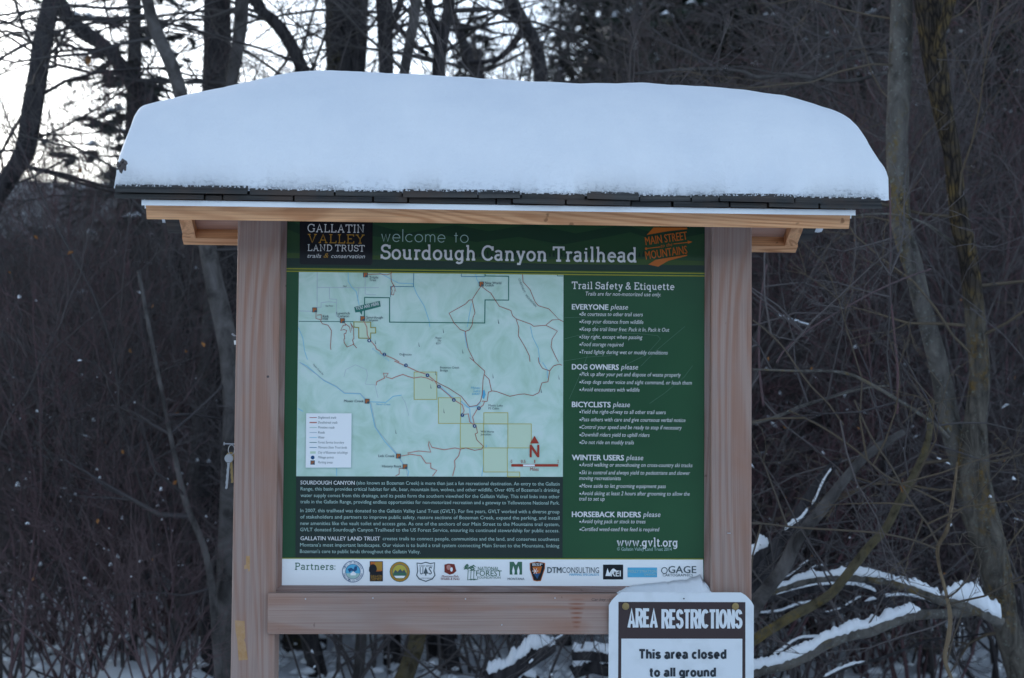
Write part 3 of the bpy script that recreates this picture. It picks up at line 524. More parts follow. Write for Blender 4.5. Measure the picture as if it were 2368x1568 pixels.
for q in ([(495, 590), (450, 780), (400, 950), (310, 1180), (200, 1430)], [(945, 1088), (1100, 930), (1290, 770), (1410, 670)], [(800, 1065), (1000, 970), (1155, 800), (1120, 765), (920, 745), (740, 740), (480, 660)], [(1040, 1475), (1200, 1365), (1400, 1200), (1490, 1080)], [(150, 580), (400, 570), (640, 560)], [(145, 1032), (400, 990), (640, 975)], [(150, 800), (300, 762), (460, 745)]):
    r.line([Z5(*k) for k in q], .55, MI['scratch'], 4)
r.build('trail_rules', MATS, board)
# partner strip -------------------------------------------------
s = Print(YP)
s.poly([Z8(60, 84), Z7(1748, 84), Z7(1752, 330), Z8(60, 345)], MI['paper'], 1)
s.line([Z8(60, 80), Z7(1748, 80)], 2.2, MI['yellow'], 3)
a, b = Z8(190, 186), Z8(572, 186); s.slab('Partners:', a[0], a[1], b[0], 15, 2.0, MI['textgreen'], 3)
def ST_(zz, t_, x, y, x2, cap, c, bold=0, sh=0, ly=5): a, b = zz(x, y), zz(x2, y); s.text(t_, a[0], a[1], b[0], cap, MI[c], bold, sh, ly)
c = Z8(738, 205); s.ring(*c, 24.5, 24.5, 1.2, MI['navy']); s.disc(*c, 17, 17, MI['sky'], 3); s.disc(*c, 17, 17, MI['lightgreen'], 4, 14, math.pi*1.08, TAU*.96); s.ring(*c, 17.2, 17.2, .9, MI['navy'], 6)
s.poly([(c[0]-12, c[1]-6), (c[0]-4, c[1]-9), (c[0]+2, c[1]-5), (c[0]+4, c[1]-12), (c[0]+10, c[1]-12), (c[0]+9, c[1]-3), (c[0]+3, c[1]+1), (c[0]-3, c[1]-2), (c[0]-8, c[1]+2)], MI['navy'], 5); s.poly([(c[0]-6, c[1]+5), (c[0]+1, c[1]-1), (c[0]+8, c[1]+5), (c[0]+6, c[1]+9), (c[0]-5, c[1]+9)], MI['paper'], 5)
def arc_text(txt, c, rr, a0, a1, cap, col):
    n_ = len(txt)
    for k, chh in enumerate(txt):
        if chh == ' ': continue
        an = R(a0+(a1-a0)*k/(n_-1)); px_, py_ = c[0]+rr*math.cos(an), c[1]-rr*math.sin(an); sg = -1 if a1 < a0 else 1
        tx_, ty_ = math.sin(an)*(-sg)*1, math.cos(an)*(-sg)*1
        w_ = cap*.34; s.text(chh, px_-tx_*w_*1, py_-ty_*w_, px_+tx_*w_, cap, MI[col], 0, 0, 6, rot=py_+ty_*w_)
arc_text('CITY OF BOZEMAN', c, 19.2, 160, 20, 4, 'navy'); arc_text('GALLATIN CO MONTANA', (c[0], c[1]), 23, 195, 345, 4, 'navy')
s.poly([Z8(898, 108), Z8(1022, 108), Z8(1022, 298), Z8(898, 298)], MI['black'], 3); s.poly([Z8(905, 114), Z8(1016, 114), Z8(1016, 200), Z8(905, 210)], MI['orange'], 4); s.poly([Z8(950, 114), Z8(1016, 114), Z8(1016, 190), Z8(930, 190)], MI['gold'], 5)
s.disc(*Z8(928, 180), 9, 11, MI['black'], 6); s.disc(*Z8(915, 190), 6, 8, MI['black'], 6)
for k, t_ in enumerate(('GALLATIN', 'VALLEY', 'LAND TRUST')): ST_(Z8, t_, 906, 256+k*17, 1014, 4.4, 'gold')
c = Z8(1182, 208); s.disc(*c, 23.5, 23.5, MI['textgreen'], 3); s.disc(*c, 22.3, 22.3, MI['gold'], 4); s.disc(*c, 17.5, 17.5, MI['navy'], 5); s.disc(*c, 16.5, 16.5, MI['inline'], 6)
s.poly([(c[0]-15, c[1]+3), (c[0]-10, c[1]-5), (c[0]-5, c[1]), (c[0]+1, c[1]-7), (c[0]+6, c[1]-1), (c[0]+10, c[1]-6), (c[0]+15, c[1]+3)], MI['grey'], 7); s.poly([(c[0]-15, c[1]+2), (c[0]+15, c[1]+2), (c[0]+15, c[1]+9), (c[0]-15, c[1]+9)], MI['textgreen'], 8); s.poly([(c[0]-13, c[1]+9), (c[0]+13, c[1]+9), (c[0]+9, c[1]+14), (c[0]-9, c[1]+14)], MI['paper'], 8)
q = [(1345, 125), (1385, 130), (1428, 118), (1472, 130), (1512, 122), (1505, 200), (1515, 240), (1490, 275), (1428, 298), (1365, 275), (1342, 240), (1352, 200)]
s.poly([Z8(*k) for k in q], MI['paper'], 3); s.line([Z8(*k) for k in q], 2.2, MI['grey'], 4, True)
ST_(Z8, 'U', 1372, 232, 1403, 17, 'grey', .01); ST_(Z8, 'S', 1455, 232, 1486, 17, 'grey', .01); ST_(Z8, 'FOREST SERVICE', 1365, 160, 1492, 4, 'grey'); ST_(Z8, 'DEPARTMENT OF AGRICULTURE', 1362, 275, 1496, 3, 'grey')
s.poly([Z8(1428, 162), Z8(1452, 225), Z8(1434, 225), Z8(1434, 243), Z8(1422, 243), Z8(1422, 225), Z8(1404, 225)], MI['grey'], 5)
s.disc(*Z8(1652, 180), 11, 11, MI['brown'], 3); s.poly([Z8(1605, 140), Z8(1640, 130), Z8(1700, 135), Z8(1718, 200), Z8(1690, 225), Z8(1655, 235), Z8(1605, 210)], MI['brown'], 4)
s.disc(*Z8(1645, 165), 5, 6, MI['pink'], 5); s.disc(*Z8(1672, 185), 3, 5, MI['paper'], 6)
ST_(Z8, 'Montana Fish,', 1578, 260, 1742, 5, 'brown', .01, .2); ST_(Z8, 'Wildlife & Parks', 1570, 284, 1748, 5, 'brown', .01, .2)
for tx_ in (1830, 1858, 1886): s.line([Z8(tx_, 190), Z8(tx_-6, 285), Z8(tx_+40, 275)], 1.5, MI['textgreen'], 4)
for k in range(16): a = Z8(1850+random.uniform(-45, 45), 165+random.uniform(-28, 28)); s.poly([(a[0]-6, a[1]+2), (a[0], a[1]-3), (a[0]+6, a[1]+3), (a[0], a[1])], MI['textgreen'], 5)
ST_(Z8, 'NATIONAL', 1922, 195, 2122, 8.5, 'textgreen'); ST_(Z8, 'FOREST', 1905, 247, 2148, 12.5, 'textgreen'); ST_(Z8, 'FOUNDATION', 1916, 272, 2135, 5, 'textgreen')
s.poly([Z7(83, 103), Z7(190, 103), Z7(190, 213), Z7(83, 213)], MI['textgreen'], 3); s.poly([Z7(118, 103), Z7(155, 103), Z7(137, 132)], MI['paper'], 4)
for xx in (115, 158): s.poly([Z7(xx-8, 213), Z7(xx-11, 180), Z7(xx, 138), Z7(xx+11, 180), Z7(xx+8, 213)], MI['paper'], 5)
ST_(Z7, 'MONTANA', 66, 259, 210, 5.2, 'grey', .01)
q = [(258, 115), (320, 103), (386, 115), (384, 160), (350, 265), (318, 268), (290, 262), (260, 170)]
s.poly([Z7(*k) for k in q], MI['black'], 3); s.line([Z7(*k) for k in q], 1.4, MI['orange'], 4, True); ST_(Z7, 'BSF', 280, 137, 365, 6, 'white', .02)
s.poly([Z7(280, 145), Z7(362, 142), Z7(345, 200), Z7(290, 205)], MI['orange'], 5); s.poly([Z7(290, 205), Z7(345, 200), Z7(320, 250)], MI['navy'], 5)
for k in range(6): a = Z7(303, 182); s.line([a, (a[0]+7*math.cos(k*TAU/6), a[1]+7*math.sin(k*TAU/6))], 1.1, MI['paper'], 7)
ST_(Z7, 'DTM', 408, 198, 528, 13, 'grey', .03); ST_(Z7, 'CONSULTING', 535, 198, 852, 13, 'grey'); ST_(Z7, 'MAPPING SPECIALISTS', 598, 222, 852, 5, 'sky', .015)
s.poly([Z7(887, 127), Z7(1060, 127), Z7(1060, 255), Z7(887, 255)], MI['black'], 3); s.poly([Z7(908, 225), Z7(925, 158), Z7(940, 200), Z7(965, 165), Z7(980, 160), Z7(1000, 175), Z7(1022, 195), Z7(980, 185), Z7(950, 225)], MI['paper'], 4); ST_(Z7, 'REI', 955, 227, 1038, 13, 'white', .03)
s.poly([Z7(1098, 152), Z7(1352, 152), Z7(1352, 236), Z7(1098, 236)], MI['sky'], 3); ST_(Z7, 'MOLLY STRATTON', 1104, 196, 1346, 6, 'lightgreen'); ST_(Z7, 'DESIGN', 1245, 220, 1342, 4, 'lightgreen')
ST_(Z7, 'GAGE', 1448, 199, 1688, 16, 'grey', .02); s.ring(*Z7(1415, 178), 6.5, 7, 1.8, MI['grey']); ST_(Z7, 'CARTOGRAPHICS', 1400, 228, 1660, 6, 'grey')
s.build('partner_logo_strip', MATS, board)
# ------------------------------------------------------------------ roof
ZR = 2.166; RUN = .345; TH = math.atan2(.168, .345); ct, st_ = math.cos(TH), math.sin(TH)
YC = .015
def roofpt(x, v, up_=0.0):
    """x along the eave, v from -1 (front eave) to 1 (rear eave), up_ above the frame's top plane"""
    return (x, YC+v*RUN, ZR+(1-abs(v))*.168+up_)
roof = empty('roof', (0, 0, 0)); roof.parent = kiosk
fr = .042
def slope_box(sgn, xa, xb, s0, s1, d0, d1):
    """a board lying under one slope: s up the slope from the eave, d square to it downwards"""
    vs = []
    for xx in (xa, xb):
        for s_ in (s0, s1):
            for d_ in (d0, d1): vs.append((xx, YC+sgn*(RUN-s_*ct)-d_*sgn*st_, ZR+s_*st_-d_*ct))
    return MB().add(vs, [(0, 1, 3, 2), (4, 6, 7, 5), (0, 4, 5, 1), (2, 3, 7, 6), (0, 2, 6, 4), (1, 5, 7, 3)])
LS = RUN/ct
for sgn in (-1, 1):
    slope_box(sgn, -.962, .962, 0, .038, .001, .0455).build('eave_beam', M_beam, roof)
    for e in (-1, 1):
        xa, xb = sorted((e*.9575, e*.920)); slope_box(sgn, xa, xb, .0385, LS-.012, .001, .0450).build('rake_board', M_plane, roof)
        xa, xb = sorted((e*.9625, e*.966)); slope_box(sgn, xa, xb, .002, LS, -.010, .016).build('rake_flashing', M_flash, roof)
    slope_box(sgn, -.919, .919, .039, LS-.005, .002, .012).build('soffit', M_ply, roof)
    y = YC+sgn*(RUN+.026)
    MB().box((-.968, min(y, y+sgn*.003), 2.1565), (.968, max(y, y+sgn*.003), 2.1712)).build('eave_flashing', M_flash, roof)
    MB().box((-.968, min(y, YC+sgn*RUN), 2.1690), (.968, max(y, YC+sgn*RUN)-.0005, 2.1705)).build('eave_soffit_strip', M_flash, roof)
MB().box((-.90, -.02, 2.255), (.90, .05, 2.315), 0, .003).build('ridge_beam', M_beam, roof)
# shakes: butts of two courses at the front eave, the same behind, plus the decks they lie on
rnd = random.Random(3)
def shake_course(sgn, z0, z1, off, reach, xs):
    mb = MB()
    for a, b in zip(xs[:-1], xs[1:]):
        g = .0015+rnd.random()*.002; dy = rnd.uniform(-.010, .006); dz = rnd.uniform(-.001, .0008); th = rnd.uniform(-.002, .0015)
        ye = YC+sgn*(RUN+off)+sgn*dy
        yb = YC+sgn*.01; up_ = .168*(1+off/RUN)
        q = [(a+g, ye, z0+dz+th), (b-g, ye, z0+dz-th*.5), (b-g, ye, z1+dz), (a+g, ye, z1+dz),
             (a+g, yb, z0+up_), (b-g, yb, z0+up_), (b-g, yb, z1+up_-.002), (a+g, yb, z1+up_-.002)]
        mb.add(q, [(0, 1, 2, 3), (4, 7, 6, 5), (0, 4, 5, 1), (2, 6, 7, 3), (1, 5, 6, 2), (0, 3, 7, 4)])
    return mb
def sp(xs): return [at(x, 460, -.39)[0] for x in xs]
lower = sp([260, 470, 512, 677, 862, 943, 1148, 1184, 1309, 1460, 1557, 1690, 1778, 1896])+[1.038]
upper = sp([262, 573, 773, 930, 1105, 1204, 1355, 1480, 1600, 1664, 1838])+[1.036]
shake_course(-1, 2.172, 2.1848, .046, 1, lower).build('shake_course', M_shake, roof)
shake_course(-1, 2.1860, 2.2005, .052, 1, upper).build('shake_course', M_shake, roof)
bx = [-1.035+k*.16+rnd.uniform(-.03, .03) for k in range(13)]+[1.035]
shake_course(1, 2.172, 2.1848, .072, 1, bx).build('shake_course', M_shake, roof)
shake_course(1, 2.1860, 2.2005, .060, 1, bx[:1]+[b+.05 for b in bx[1:-1]]+bx[-1:]).build('shake_course', M_shake, roof)
# snow on the roof: outline of the drift along the ridge, rounded down to both eaves
sil = [(262, 433, -.39), (264, 412, -.39), (270, 394, -.38), (271, 372, -.36), (280, 350, -.32), (289, 330, -.28), (301, 305, -.24), (313, 282, -.19), (326, 262, -.13), (341, 251, -.1), (372, 243, -.08), (420, 232, -.06), (475, 216, -.05), (520, 203, -.05), (560, 190, -.05), (600, 177, -.05),
       (640, 167.5, -.05), (690, 162, -.05), (760, 161, -.05), (850, 166, -.05), (930, 173, -.05), (1000, 176.5, -.05), (1150, 182, -.05), (1300, 190, -.05), (1450, 196.5, -.05), (1550, 201, -.05), (1640, 204.5, -.05), (1720, 209, -.05), (1775, 216, -.05), (1820, 228, -.06), (1870, 246, -.08), (1915, 264, -.1), (1952, 283, -.14),
       (1976, 304, -.18), (1998, 329, -.22), (2020, 350, -.28), (2038, 371, -.33), (2057, 389, -.37), (2059, 401, -.38), (2040, 408, -.38), (2026, 417, -.38), (2032, 432, -.385), (2044, 444, -.39), (2052, 455, -.39)]
def smooth_path(P, n):
    out_ = []
    for i in range(len(P)-1):
        p0, p1, p2, p3 = [np.array(P[min(max(k, 0), len(P)-1)], float) for k in (i-1, i, i+1, i+2)]
        m = max(1, int(math.hypot(*(p2-p1)[:2])/n))
        for k in range(m):
            t_ = k/m; out_.append(tuple(.5*((2*p1)+(-p0+p2)*t_+(2*p0-5*p1+4*p2-p3)*t_**2+(-p0+3*p1-3*p2+p3)*t_**3)))
    return out_+[P[-1]]
NV = 44; rings = []
fine = smooth_path(sil, 7)
for (x, y, Y) in fine:
    q = at(x, y, Y); qz = at(x, y, -.05); zt = qz[2]
    H = zt-2.2000; base = 2.1990; ring_ = []
    endf = max(0.0, min(1.0, H/.40))
    for k in range(NV+1):
        v = -1+2*k/NV; va = abs(v)
        yy = YC+v*(RUN+.038)
        sh = (1-va**(2.3))**(.62)
        if H < .40: sh = (1-va**(2.3+3*(1-endf)))**(.62-.25*(1-endf))
        zz = base+H*sh
        q0 = Vector((q[0]*2.2, yy*3, zz*3))
        zz += sh*.010*noise.noise(Vector((q[0]*1.3, zz*11+q[0]*.8, 5.5)))
        amp = .016*min(1, sh*1.5)
        zz += amp*(noise.noise(q0)*.8)+.004*noise.noise(q0*6)*min(1, sh*3)
        dy = .010*noise.noise(Vector((q[0]*5, zz*14, 3.1)))*(1 if va > .6 else .3)+.003*noise.noise(Vector((q[0]*40, zz*40, 1.1)))
        zz = max(zz, ZR+(1-va)*.168*.9+.03) if H > .2 else max(zz, base+.0)
        xx = q[0]+.006*noise.noise(Vector((q[0]*9, yy*9, zz*9)))
        if va > .97: zz += .004*noise.noise(Vector((q[0]*22, 0, 8)))+.003*noise.noise(Vector((q[0]*70, 0, 8)))
        ring_.append((xx, yy+dy, zz))
    for k in range(NV, -1, -1):
        v = -1+2*k/NV; ring_.append((q[0], YC+v*(RUN+.037), min(ring_[k][2]-.001, 2.1995+(1-abs(v))*.15)))
    rings.append(ring_)
mb = MB(); n_ = len(rings[0])
for rg in rings: mb.v += rg
for i in range(len(rings)-1):
    for k in range(n_):
        mb.f.append((i*n_+k, i*n_+(k+1) % n_, (i+1)*n_+(k+1) % n_, (i+1)*n_+k)); mb.m.append(0)
mb.f += [tuple(range(n_))[::-1], tuple((len(rings)-1)*n_+k for k in range(n_))]; mb.m += [0, 0]
# crumbs of snow frozen along the front edge
for k in range(900):
    x = random.uniform(-1.03, 1.035); z = 2.2005+abs(random.gauss(0, .006)); yv = YC-(RUN+.047)+random.uniform(-.004, .006); rr = random.uniform(.0015, .0045)
    mb.add([(x-rr, yv, z-rr*.5), (x+rr, yv, z-rr*.4), (x, yv-rr, z), (x, yv, z+rr*1.1), (x, yv+rr, z)], [(0, 1, 2), (1, 3, 2), (0, 2, 3), (0, 3, 4), (1, 4, 3), (0, 4, 1)])
snow = mb.build('snow_blanket', M_snow, None, True)
tag(snow, 'thick rounded cap of snow lying on the kiosk roof', 'snow')
# snow lodged on the lower moulding behind the restriction sign
mb = MB(); a = at(1425, 1362, -.03); b = at(1622, 1362, -.03); N = 90; P_ = []
prof = [(0, 0), (.06, .007), (.14, .015), (.35, .022), (.6, .028), (.85, .036), (.97, .046), (1.0, .050), (1.025, .038), (1.05, .027), (1.09, .013), (1.12, 0)]
for k in range(N+1):
    f_ = k/N*1.12; hh = np.interp(f_, [p_[0] for p_ in prof], [p_[1] for p_ in prof])
    x = a[0]+(b[0]-a[0])*f_
    if x > .609+.0: pass
    hh += (.0030*noise.noise(Vector((x*60, 0, 0)))+.0012*noise.noise(Vector((x*220, 0, 0))))*(hh > .004)
    zb_ = 1.0935; e_ = min(1, hh/.006)
    xx = min(x, .6335)
    P_ += [(x, -.060, zb_-.001), (x, -.057+.003*noise.noise(Vector((x*90, 1, 0))), zb_+hh*.12), (x, -.046+.003*noise.noise(Vector((x*50, 2, 0))), zb_+hh*.34), (x, -.026, zb_+hh*.72), (x, -.003 if x < .611 else -.030, zb_+hh), (x, -.0029, zb_-.001)]
mb.v += P_
for k in range(N):
    for j in range(6): mb.f.append((k*6+j, (k+1)*6+j, (k+1)*6+(j+1) % 6, k*6+(j+1) % 6)); mb.m.append(0)
mb.f += [(0, 1, 2, 3, 4, 5), tuple(N*6+j for j in (5, 4, 3, 2, 1, 0))]; mb.m += [0, 0]
tag(mb.build('snow_drift', M_snow2, None, True), 'small snow drift in the lower right corner of the map board frame', 'snow')
# small things on the kiosk
for px_, py_ in ((1076, 1385), (1160, 1445), (862, 1383), (706, 1385), (1283, 1383)):
    q = at(px_, py_, -.064); MB().tube([(q[0], -.0612, q[2]), (q[0], -.0645, q[2])], [.0022, .0018], 10).build('nail_head', M_metal, kiosk)
q = at(1685, 1233, -.043); MB().box((q[0]-.005, -.0435, q[2]-.0008), (q[0]+.005, -.0405, q[2]+.0012)).build('staple', M_metal, kiosk)
q = at(619, 871, -.042); MB().tube([(q[0], -.0395, q[2]), (q[0], -.0408, q[2])], [.004, .0032], 10).build('knot_hole', M_ink, kiosk)
def tape(poly):
    m_ = MB(); w_ = [at(*k, -.041) for k in poly]; n_ = len(w_)
    m_.add([(k[0], -.0408, k[2]) for k in w_]+[(k[0], -.0398, k[2]) for k in w_], [tuple(range(n_))]+[(i, (i+1) % n_, n_+(i+1) % n_, n_+i) for i in range(n_)])
    m_.build('tape_remnant', M_tape, kiosk)
Z9 = zf(0, 1400, 1.1942)
tape([Z9(1175, 985), Z9(1193, 984), Z9(1194, 1055), Z9(1186, 1060), Z9(1185, 1045), Z9(1166, 1048), Z9(1167, 1030), Z9(1175, 1025)])
tape([Z9(1122, 1292), Z9(1168, 1296), Z9(1172, 1375), Z9(1165, 1385), Z9(1172, 1400), Z9(1184, 1480), Z9(1140, 1484), Z9(1132, 1380), Z9(1126, 1350)])
g = Print(-.0625); q = Z7(788, 438); q2 = Z7(955, 432); g.text('Car key ->', q[0], q[1], q2[0], 6, 0, 0, .25, 1); g.build('handwriting', [M_ink], kiosk)
# ================================================================== restriction sign
sg = empty('warning_sign', (.536, -.085, 1.09)); tag(sg, 'white metal area restrictions sign with clipped corners screwed over the bottom rail', 'sign')
YS = -.075
def SP(x, y): return at(*Z7(x, y), YS)
import bmesh
M_sheet = mat('sign_white_sheet', (.74, .77, .78), .35, .4); t = NT(M_sheet); t.color(t.ramp(t.noise(t.coord(), 14, 5), [(.28, (.66, .69, .69)), (.5, (.74, .77, .78))]))
M_brown = mat('sign_brown_ink', (.045, .026, .026), .35, .4); M_black = mat('sign_black_ink', (.022, .030, .038), .35, .4)
xl, xr, zt = .3265, .7450, 1.0985; cc = .037; zbt = .49
out = []
for (cx, cz, a0) in ((xr-cc, zt-cc, 0), (xl+cc, zt-cc, 90), (xl+cc, zbt+cc, 180), (xr-cc, zbt+cc, 270)):
    for k in range(5):
        an = R(a0+90*k/4); f_ = 1-.18*abs(math.sin(2*R(90*k/4))); out.append((cx+cc*f_*math.cos(an), cz+cc*f_*math.sin(an)))
n_ = len(out); mb = MB().add([(x, YS, z) for x, z in out]+[(x, YS+.002, z) for x, z in out], [tuple(range(n_))[::-1], tuple(range(n_, 2*n_))]+[(i, (i+1) % n_, n_+(i+1) % n_, n_+i) for i in range(n_)])
mb.build('sign_plate', M_sheet, sg)
MB().box((.40, YS+.0022, .50), (.68, -.0635, 1.085)).build('sign_backing', M_ply, sg)
g = Print(YS)
a, b = SP(1020, 438), SP(2113, 460); zt_ = (a[2]+b[2])/2
def WR(x0_, z0_, x1_, z1_, mi, ly): y_ = g.z(ly); g.add([(x0_, y_, z0_), (x1_, y_, z0_), (x1_, y_, z1_), (x0_, y_, z1_)], [(0, 1, 2, 3)], mi)
WR(a[0], .545, b[0], zt_, 0, 1); a2, b2 = SP(1045, 757), SP(2086, 773); WR(a2[0], .555, b2[0], (a2[2]+b2[2])/2, 1, 2)
def SW(t_, x, y, x2, capz, mi, wgt):
    a, b = SP(x, y), SP(x2, y); top_ = SP(x, y-capz)[2]-a[2]; pen = 0.0; STK = []
    for ch in t_:
        if ch == ' ': pen += .30; continue
        w_, st = SANS[ch]; STK += [[(pen+p_, q_) for p_, q_ in s_] for s_ in st]; pen += w_+.13
    sx_ = (b[0]-a[0])/(pen-.13)
    for s_ in STK: g.line([(a[0]+p_*sx_, 0, a[2]+q_*top_) for p_, q_ in s_], wgt, mi, 5, world=True)
SW('AREA', 1103, 668, 1352, 166, 1, 6.9); SW('RESTRICTIONS', 1395, 676, 2080, 166, 1, 6.9)
SW('This area closed', 1198, 936, 1946, 80, 2, 5.2); SW('to all ground', 1288, 1090, 1856, 76, 2, 5.2)
g.build('sign_print', [M_brown, M_sheet, M_black], sg)
for x, y in ((1081, 485), (2025, 487)):
    q = SP(x, y); MB().tube([(q[0], YS-.0024, q[2]), (q[0], YS-.0050, q[2]), (q[0], YS-.0062, q[2])], [.0105, .0100, .006], 18).build('screw', M_brass, sg)
q = SP(1583, 420); MB().tube([(q[0], YS-.0001, q[2]), (q[0], YS-.0012, q[2])], [.0022, .0022], 8).build('rivet_hole', M_black, sg)
# ================================================================== keys on a nail
ky = empty('key_bunch', (-.765, -.005, 1.50)); tag(ky, 'brass and silver keys hanging from a nail on the left post', 'keys')
n0 = at(517, 1026, 0); n1 = at(545, 1027, 0)
MB().tube([(n0[0], 0, n0[2]), (n0[0]+.003, 0, n0[2])], [.005, .005], 12).tube([(n0[0]+.003, 0, n0[2]), (-.745, 0, n1[2])], [.0018, .0018], 8).build('nail', M_steel, ky)
rc = at(535, 1040, 0); MB().tube([(rc[0]+.009*math.cos(a_), .002*math.sin(a_), rc[2]+.014*math.sin(a_)) for a_ in [TAU*k/16 for k in range(17)]], [.0011]*17, 6, caps=False).build('key_ring', M_steel, ky)
def key(bow, tip, m, Y, rr):
    a, b = Vector(at(*bow, Y)), Vector(at(*tip, Y)); d_ = (b-a).normalized(); w_ = Vector((-d_.z, 0, d_.x)); mb = MB()
    pts = []
    for k in range(14):
        an = R(25)+R(310)*k/13; pts.append(a+(d_*math.cos(an)+w_*math.sin(an))*rr)
    base = a+d_*rr
    prof_ = [base+w_*.0035]+[]
    Lk = (b-base).length; row = [base-w_*.0038]
    for k in range(8):
        f_ = k/7; row.append(base+d_*(Lk*(.15+.82*f_))-w_*(.0038 if k % 2 else .0022))
    row += [b, base+d_*(Lk*.95)+w_*.0035, base+w_*.0038]
    for poly in (pts, row):
        n_ = len(poly); mb.add([(p_.x, Y-.0011, p_.z) for p_ in poly]+[(p_.x, Y+.0011, p_.z) for p_ in poly], [tuple(range(n_)), tuple(range(2*n_-1, n_-1, -1))]+[(i, (i+1) % n_, n_+(i+1) % n_, n_+i) for i in range(n_)])
    mb.build('key', m, ky)
key((529, 1060), (523, 1131), M_steel, -.006, .0125); key((533, 1056), (537, 1117), M_brass, .004, .0135)
kc = at(541, 778, .03); k2 = empty('hook', (kc[0], .03, kc[2])); tag(k2, 'small metal hook with a white cap on the edge of the left post', 'hook')
MB().tube([(kc[0]-.002, .03, kc[2]+.004), (-.745, .03, kc[2]-.002)], [.0018, .0018], 8).tube([(kc[0]-.006, .03, kc[2]+.008), (kc[0]+.002, .03, kc[2]+.002)], [.003, .003], 8).build('hook_shank', M_steel, k2)
MB().tube([(-.757, .03, kc[2]-.012), (-.757, .03, kc[2]-.024)], [.007, .006], 12).build('cap', mat('white_plastic', (.7, .7, .68), .4), k2)
# ================================================================== TERRAIN
def sstep(a, b, x): t_ = min(1, max(0, (x-a)/(b-a))); return t_*t_*(3-2*t_)
def ground_z(x, y):
    z = .10*noise.noise(Vector((x*.35, y*.35, 0)))+.04*noise.noise(Vector((x*1.3, y*1.3, 4)))
    if y > -2:
        xn = x*55/max(y+4.7, 20); H = 7.6+13*sstep(2.2, 6.5, xn)+5*sstep(8, 22, xn)
        T = sstep(11, 68, y); z += H*T*1.0+(y-60)*.02*(y > 60)
        z += T*1.2*noise.noise(Vector((x*.12, y*.12, 7)))+15.5*sstep(80, 165, y)*(1+.18*noise.noise(Vector((x*.03, y*.02, 3))))
    else:
        T = sstep(-25, -85, y); z += 14*T+T*2.0*noise.noise(Vector((x*.1, y*.1, 9)))  # unseen hill behind the camera, added for reflections in the board
    d = math.hypot(x, y-1.5); z *= min(1, max(.15, (d-1.0)/3)) if abs(y) < 8 else 1
    return z
def axis(lo, hi, mid0, mid1, fine_, coarse):
    out_ = []; v_ = lo
    while v_ < hi:
        out_.append(v_); v_ += fine_ if mid0 <= v_ <= mid1 else coarse
    return out_+[hi]
gx = axis(-160, 160, -9, 11, .3, 4); gy = axis(-110, 300, 1, 20, .3, 4)
mb = MB()
for y in gy:
    for x in gx: mb.v.append((x, y, ground_z(x, y)))
nx = len(gx)
for j in range(len(gy)-1):
    for i in range(nx-1): mb.f.append((j*nx+i, j*nx+i+1, (j+1)*nx+i+1, (j+1)*nx+i)); mb.m.append(0)
M_ground = mat('snowy_ground', (.8, .8, .8), .7, .2); t = NT(M_ground)
xyz = t.n('ShaderNodeSeparateXYZ'); t.l(t.n('ShaderNodeNewGeometry').outputs['Position'], xyz.inputs[0])
brush = t.math('ADD', t.math('MULTIPLY_ADD', xyz.outputs[1], .13, -2.25), t.math('MULTIPLY_ADD', t.noise(t.coord((1, 1, 1), 'World'), .55, 6, 0, .7), 2.4, -1.2))
brush2 = t.math('ADD', t.math('MULTIPLY_ADD', xyz.outputs[1], -.08, -2.4), t.math('MULTIPLY_ADD', t.noise(t.coord((1, 1, 1), 'World'), .4, 6, 0, .7), 2.4, -1.2))
far = t.math('MAXIMUM', t.math('MULTIPLY_ADD', xyz.outputs[1], -.012, 1.86), .62)  # far hill coloured paler, less brush over snow, in place of haze
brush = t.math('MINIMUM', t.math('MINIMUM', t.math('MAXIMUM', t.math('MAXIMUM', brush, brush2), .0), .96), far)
dk = t.ramp(t.noise(t.coord((1, 1, 1), 'World'), 1.3, 8, 0, .75), [(.3, (.012, .010, .011)), (.7, (.040, .032, .032))])
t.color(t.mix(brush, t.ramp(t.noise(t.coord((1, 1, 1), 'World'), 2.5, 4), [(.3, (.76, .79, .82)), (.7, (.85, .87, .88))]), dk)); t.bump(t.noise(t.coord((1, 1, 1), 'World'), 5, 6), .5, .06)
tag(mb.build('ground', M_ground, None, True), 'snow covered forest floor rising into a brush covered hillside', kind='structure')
# raised drift at lower left of the thicket and behind the kiosk
def mound(name, cx, cy, rx, ry, hh, label, seed):
    mb = MB(); N = 26
    for j in range(N+1):
        for i in range(N+1):
            u_, v_ = i/N*2-1, j/N*2-1; rr = math.hypot(u_, v_); x, y = cx+u_*rx, cy+v_*ry
            k = max(0, 1-rr**2.4)
            mb.v.append((x, y, ground_z(x, y)-.05+hh*k*(1+.35*noise.noise(Vector((x*2+seed, y*2, 0))))+.03*noise.noise(Vector((x*6, y*6, seed)))*k))
    for j in range(N):
        for i in range(N): mb.f.append((j*(N+1)+i, j*(N+1)+i+1, (j+1)*(N+1)+i+1, (j+1)*(N+1)+i)); mb.m.append(0)
    tag(mb.build(name, M_snow2, None, True), label, 'snow')
q = at(340, 1560, 4.2); mound('snow_mound', q[0], 4.2, .55, .5, q[2]+.12, 'rounded snow mound at the foot of the left thicket', 1)
q = at(150, 1568, 5.0); mound('snow_mound', q[0], 5.0, .9, .5, q[2]+.10, 'low snow mound left of the rounded one in the thicket', 5)
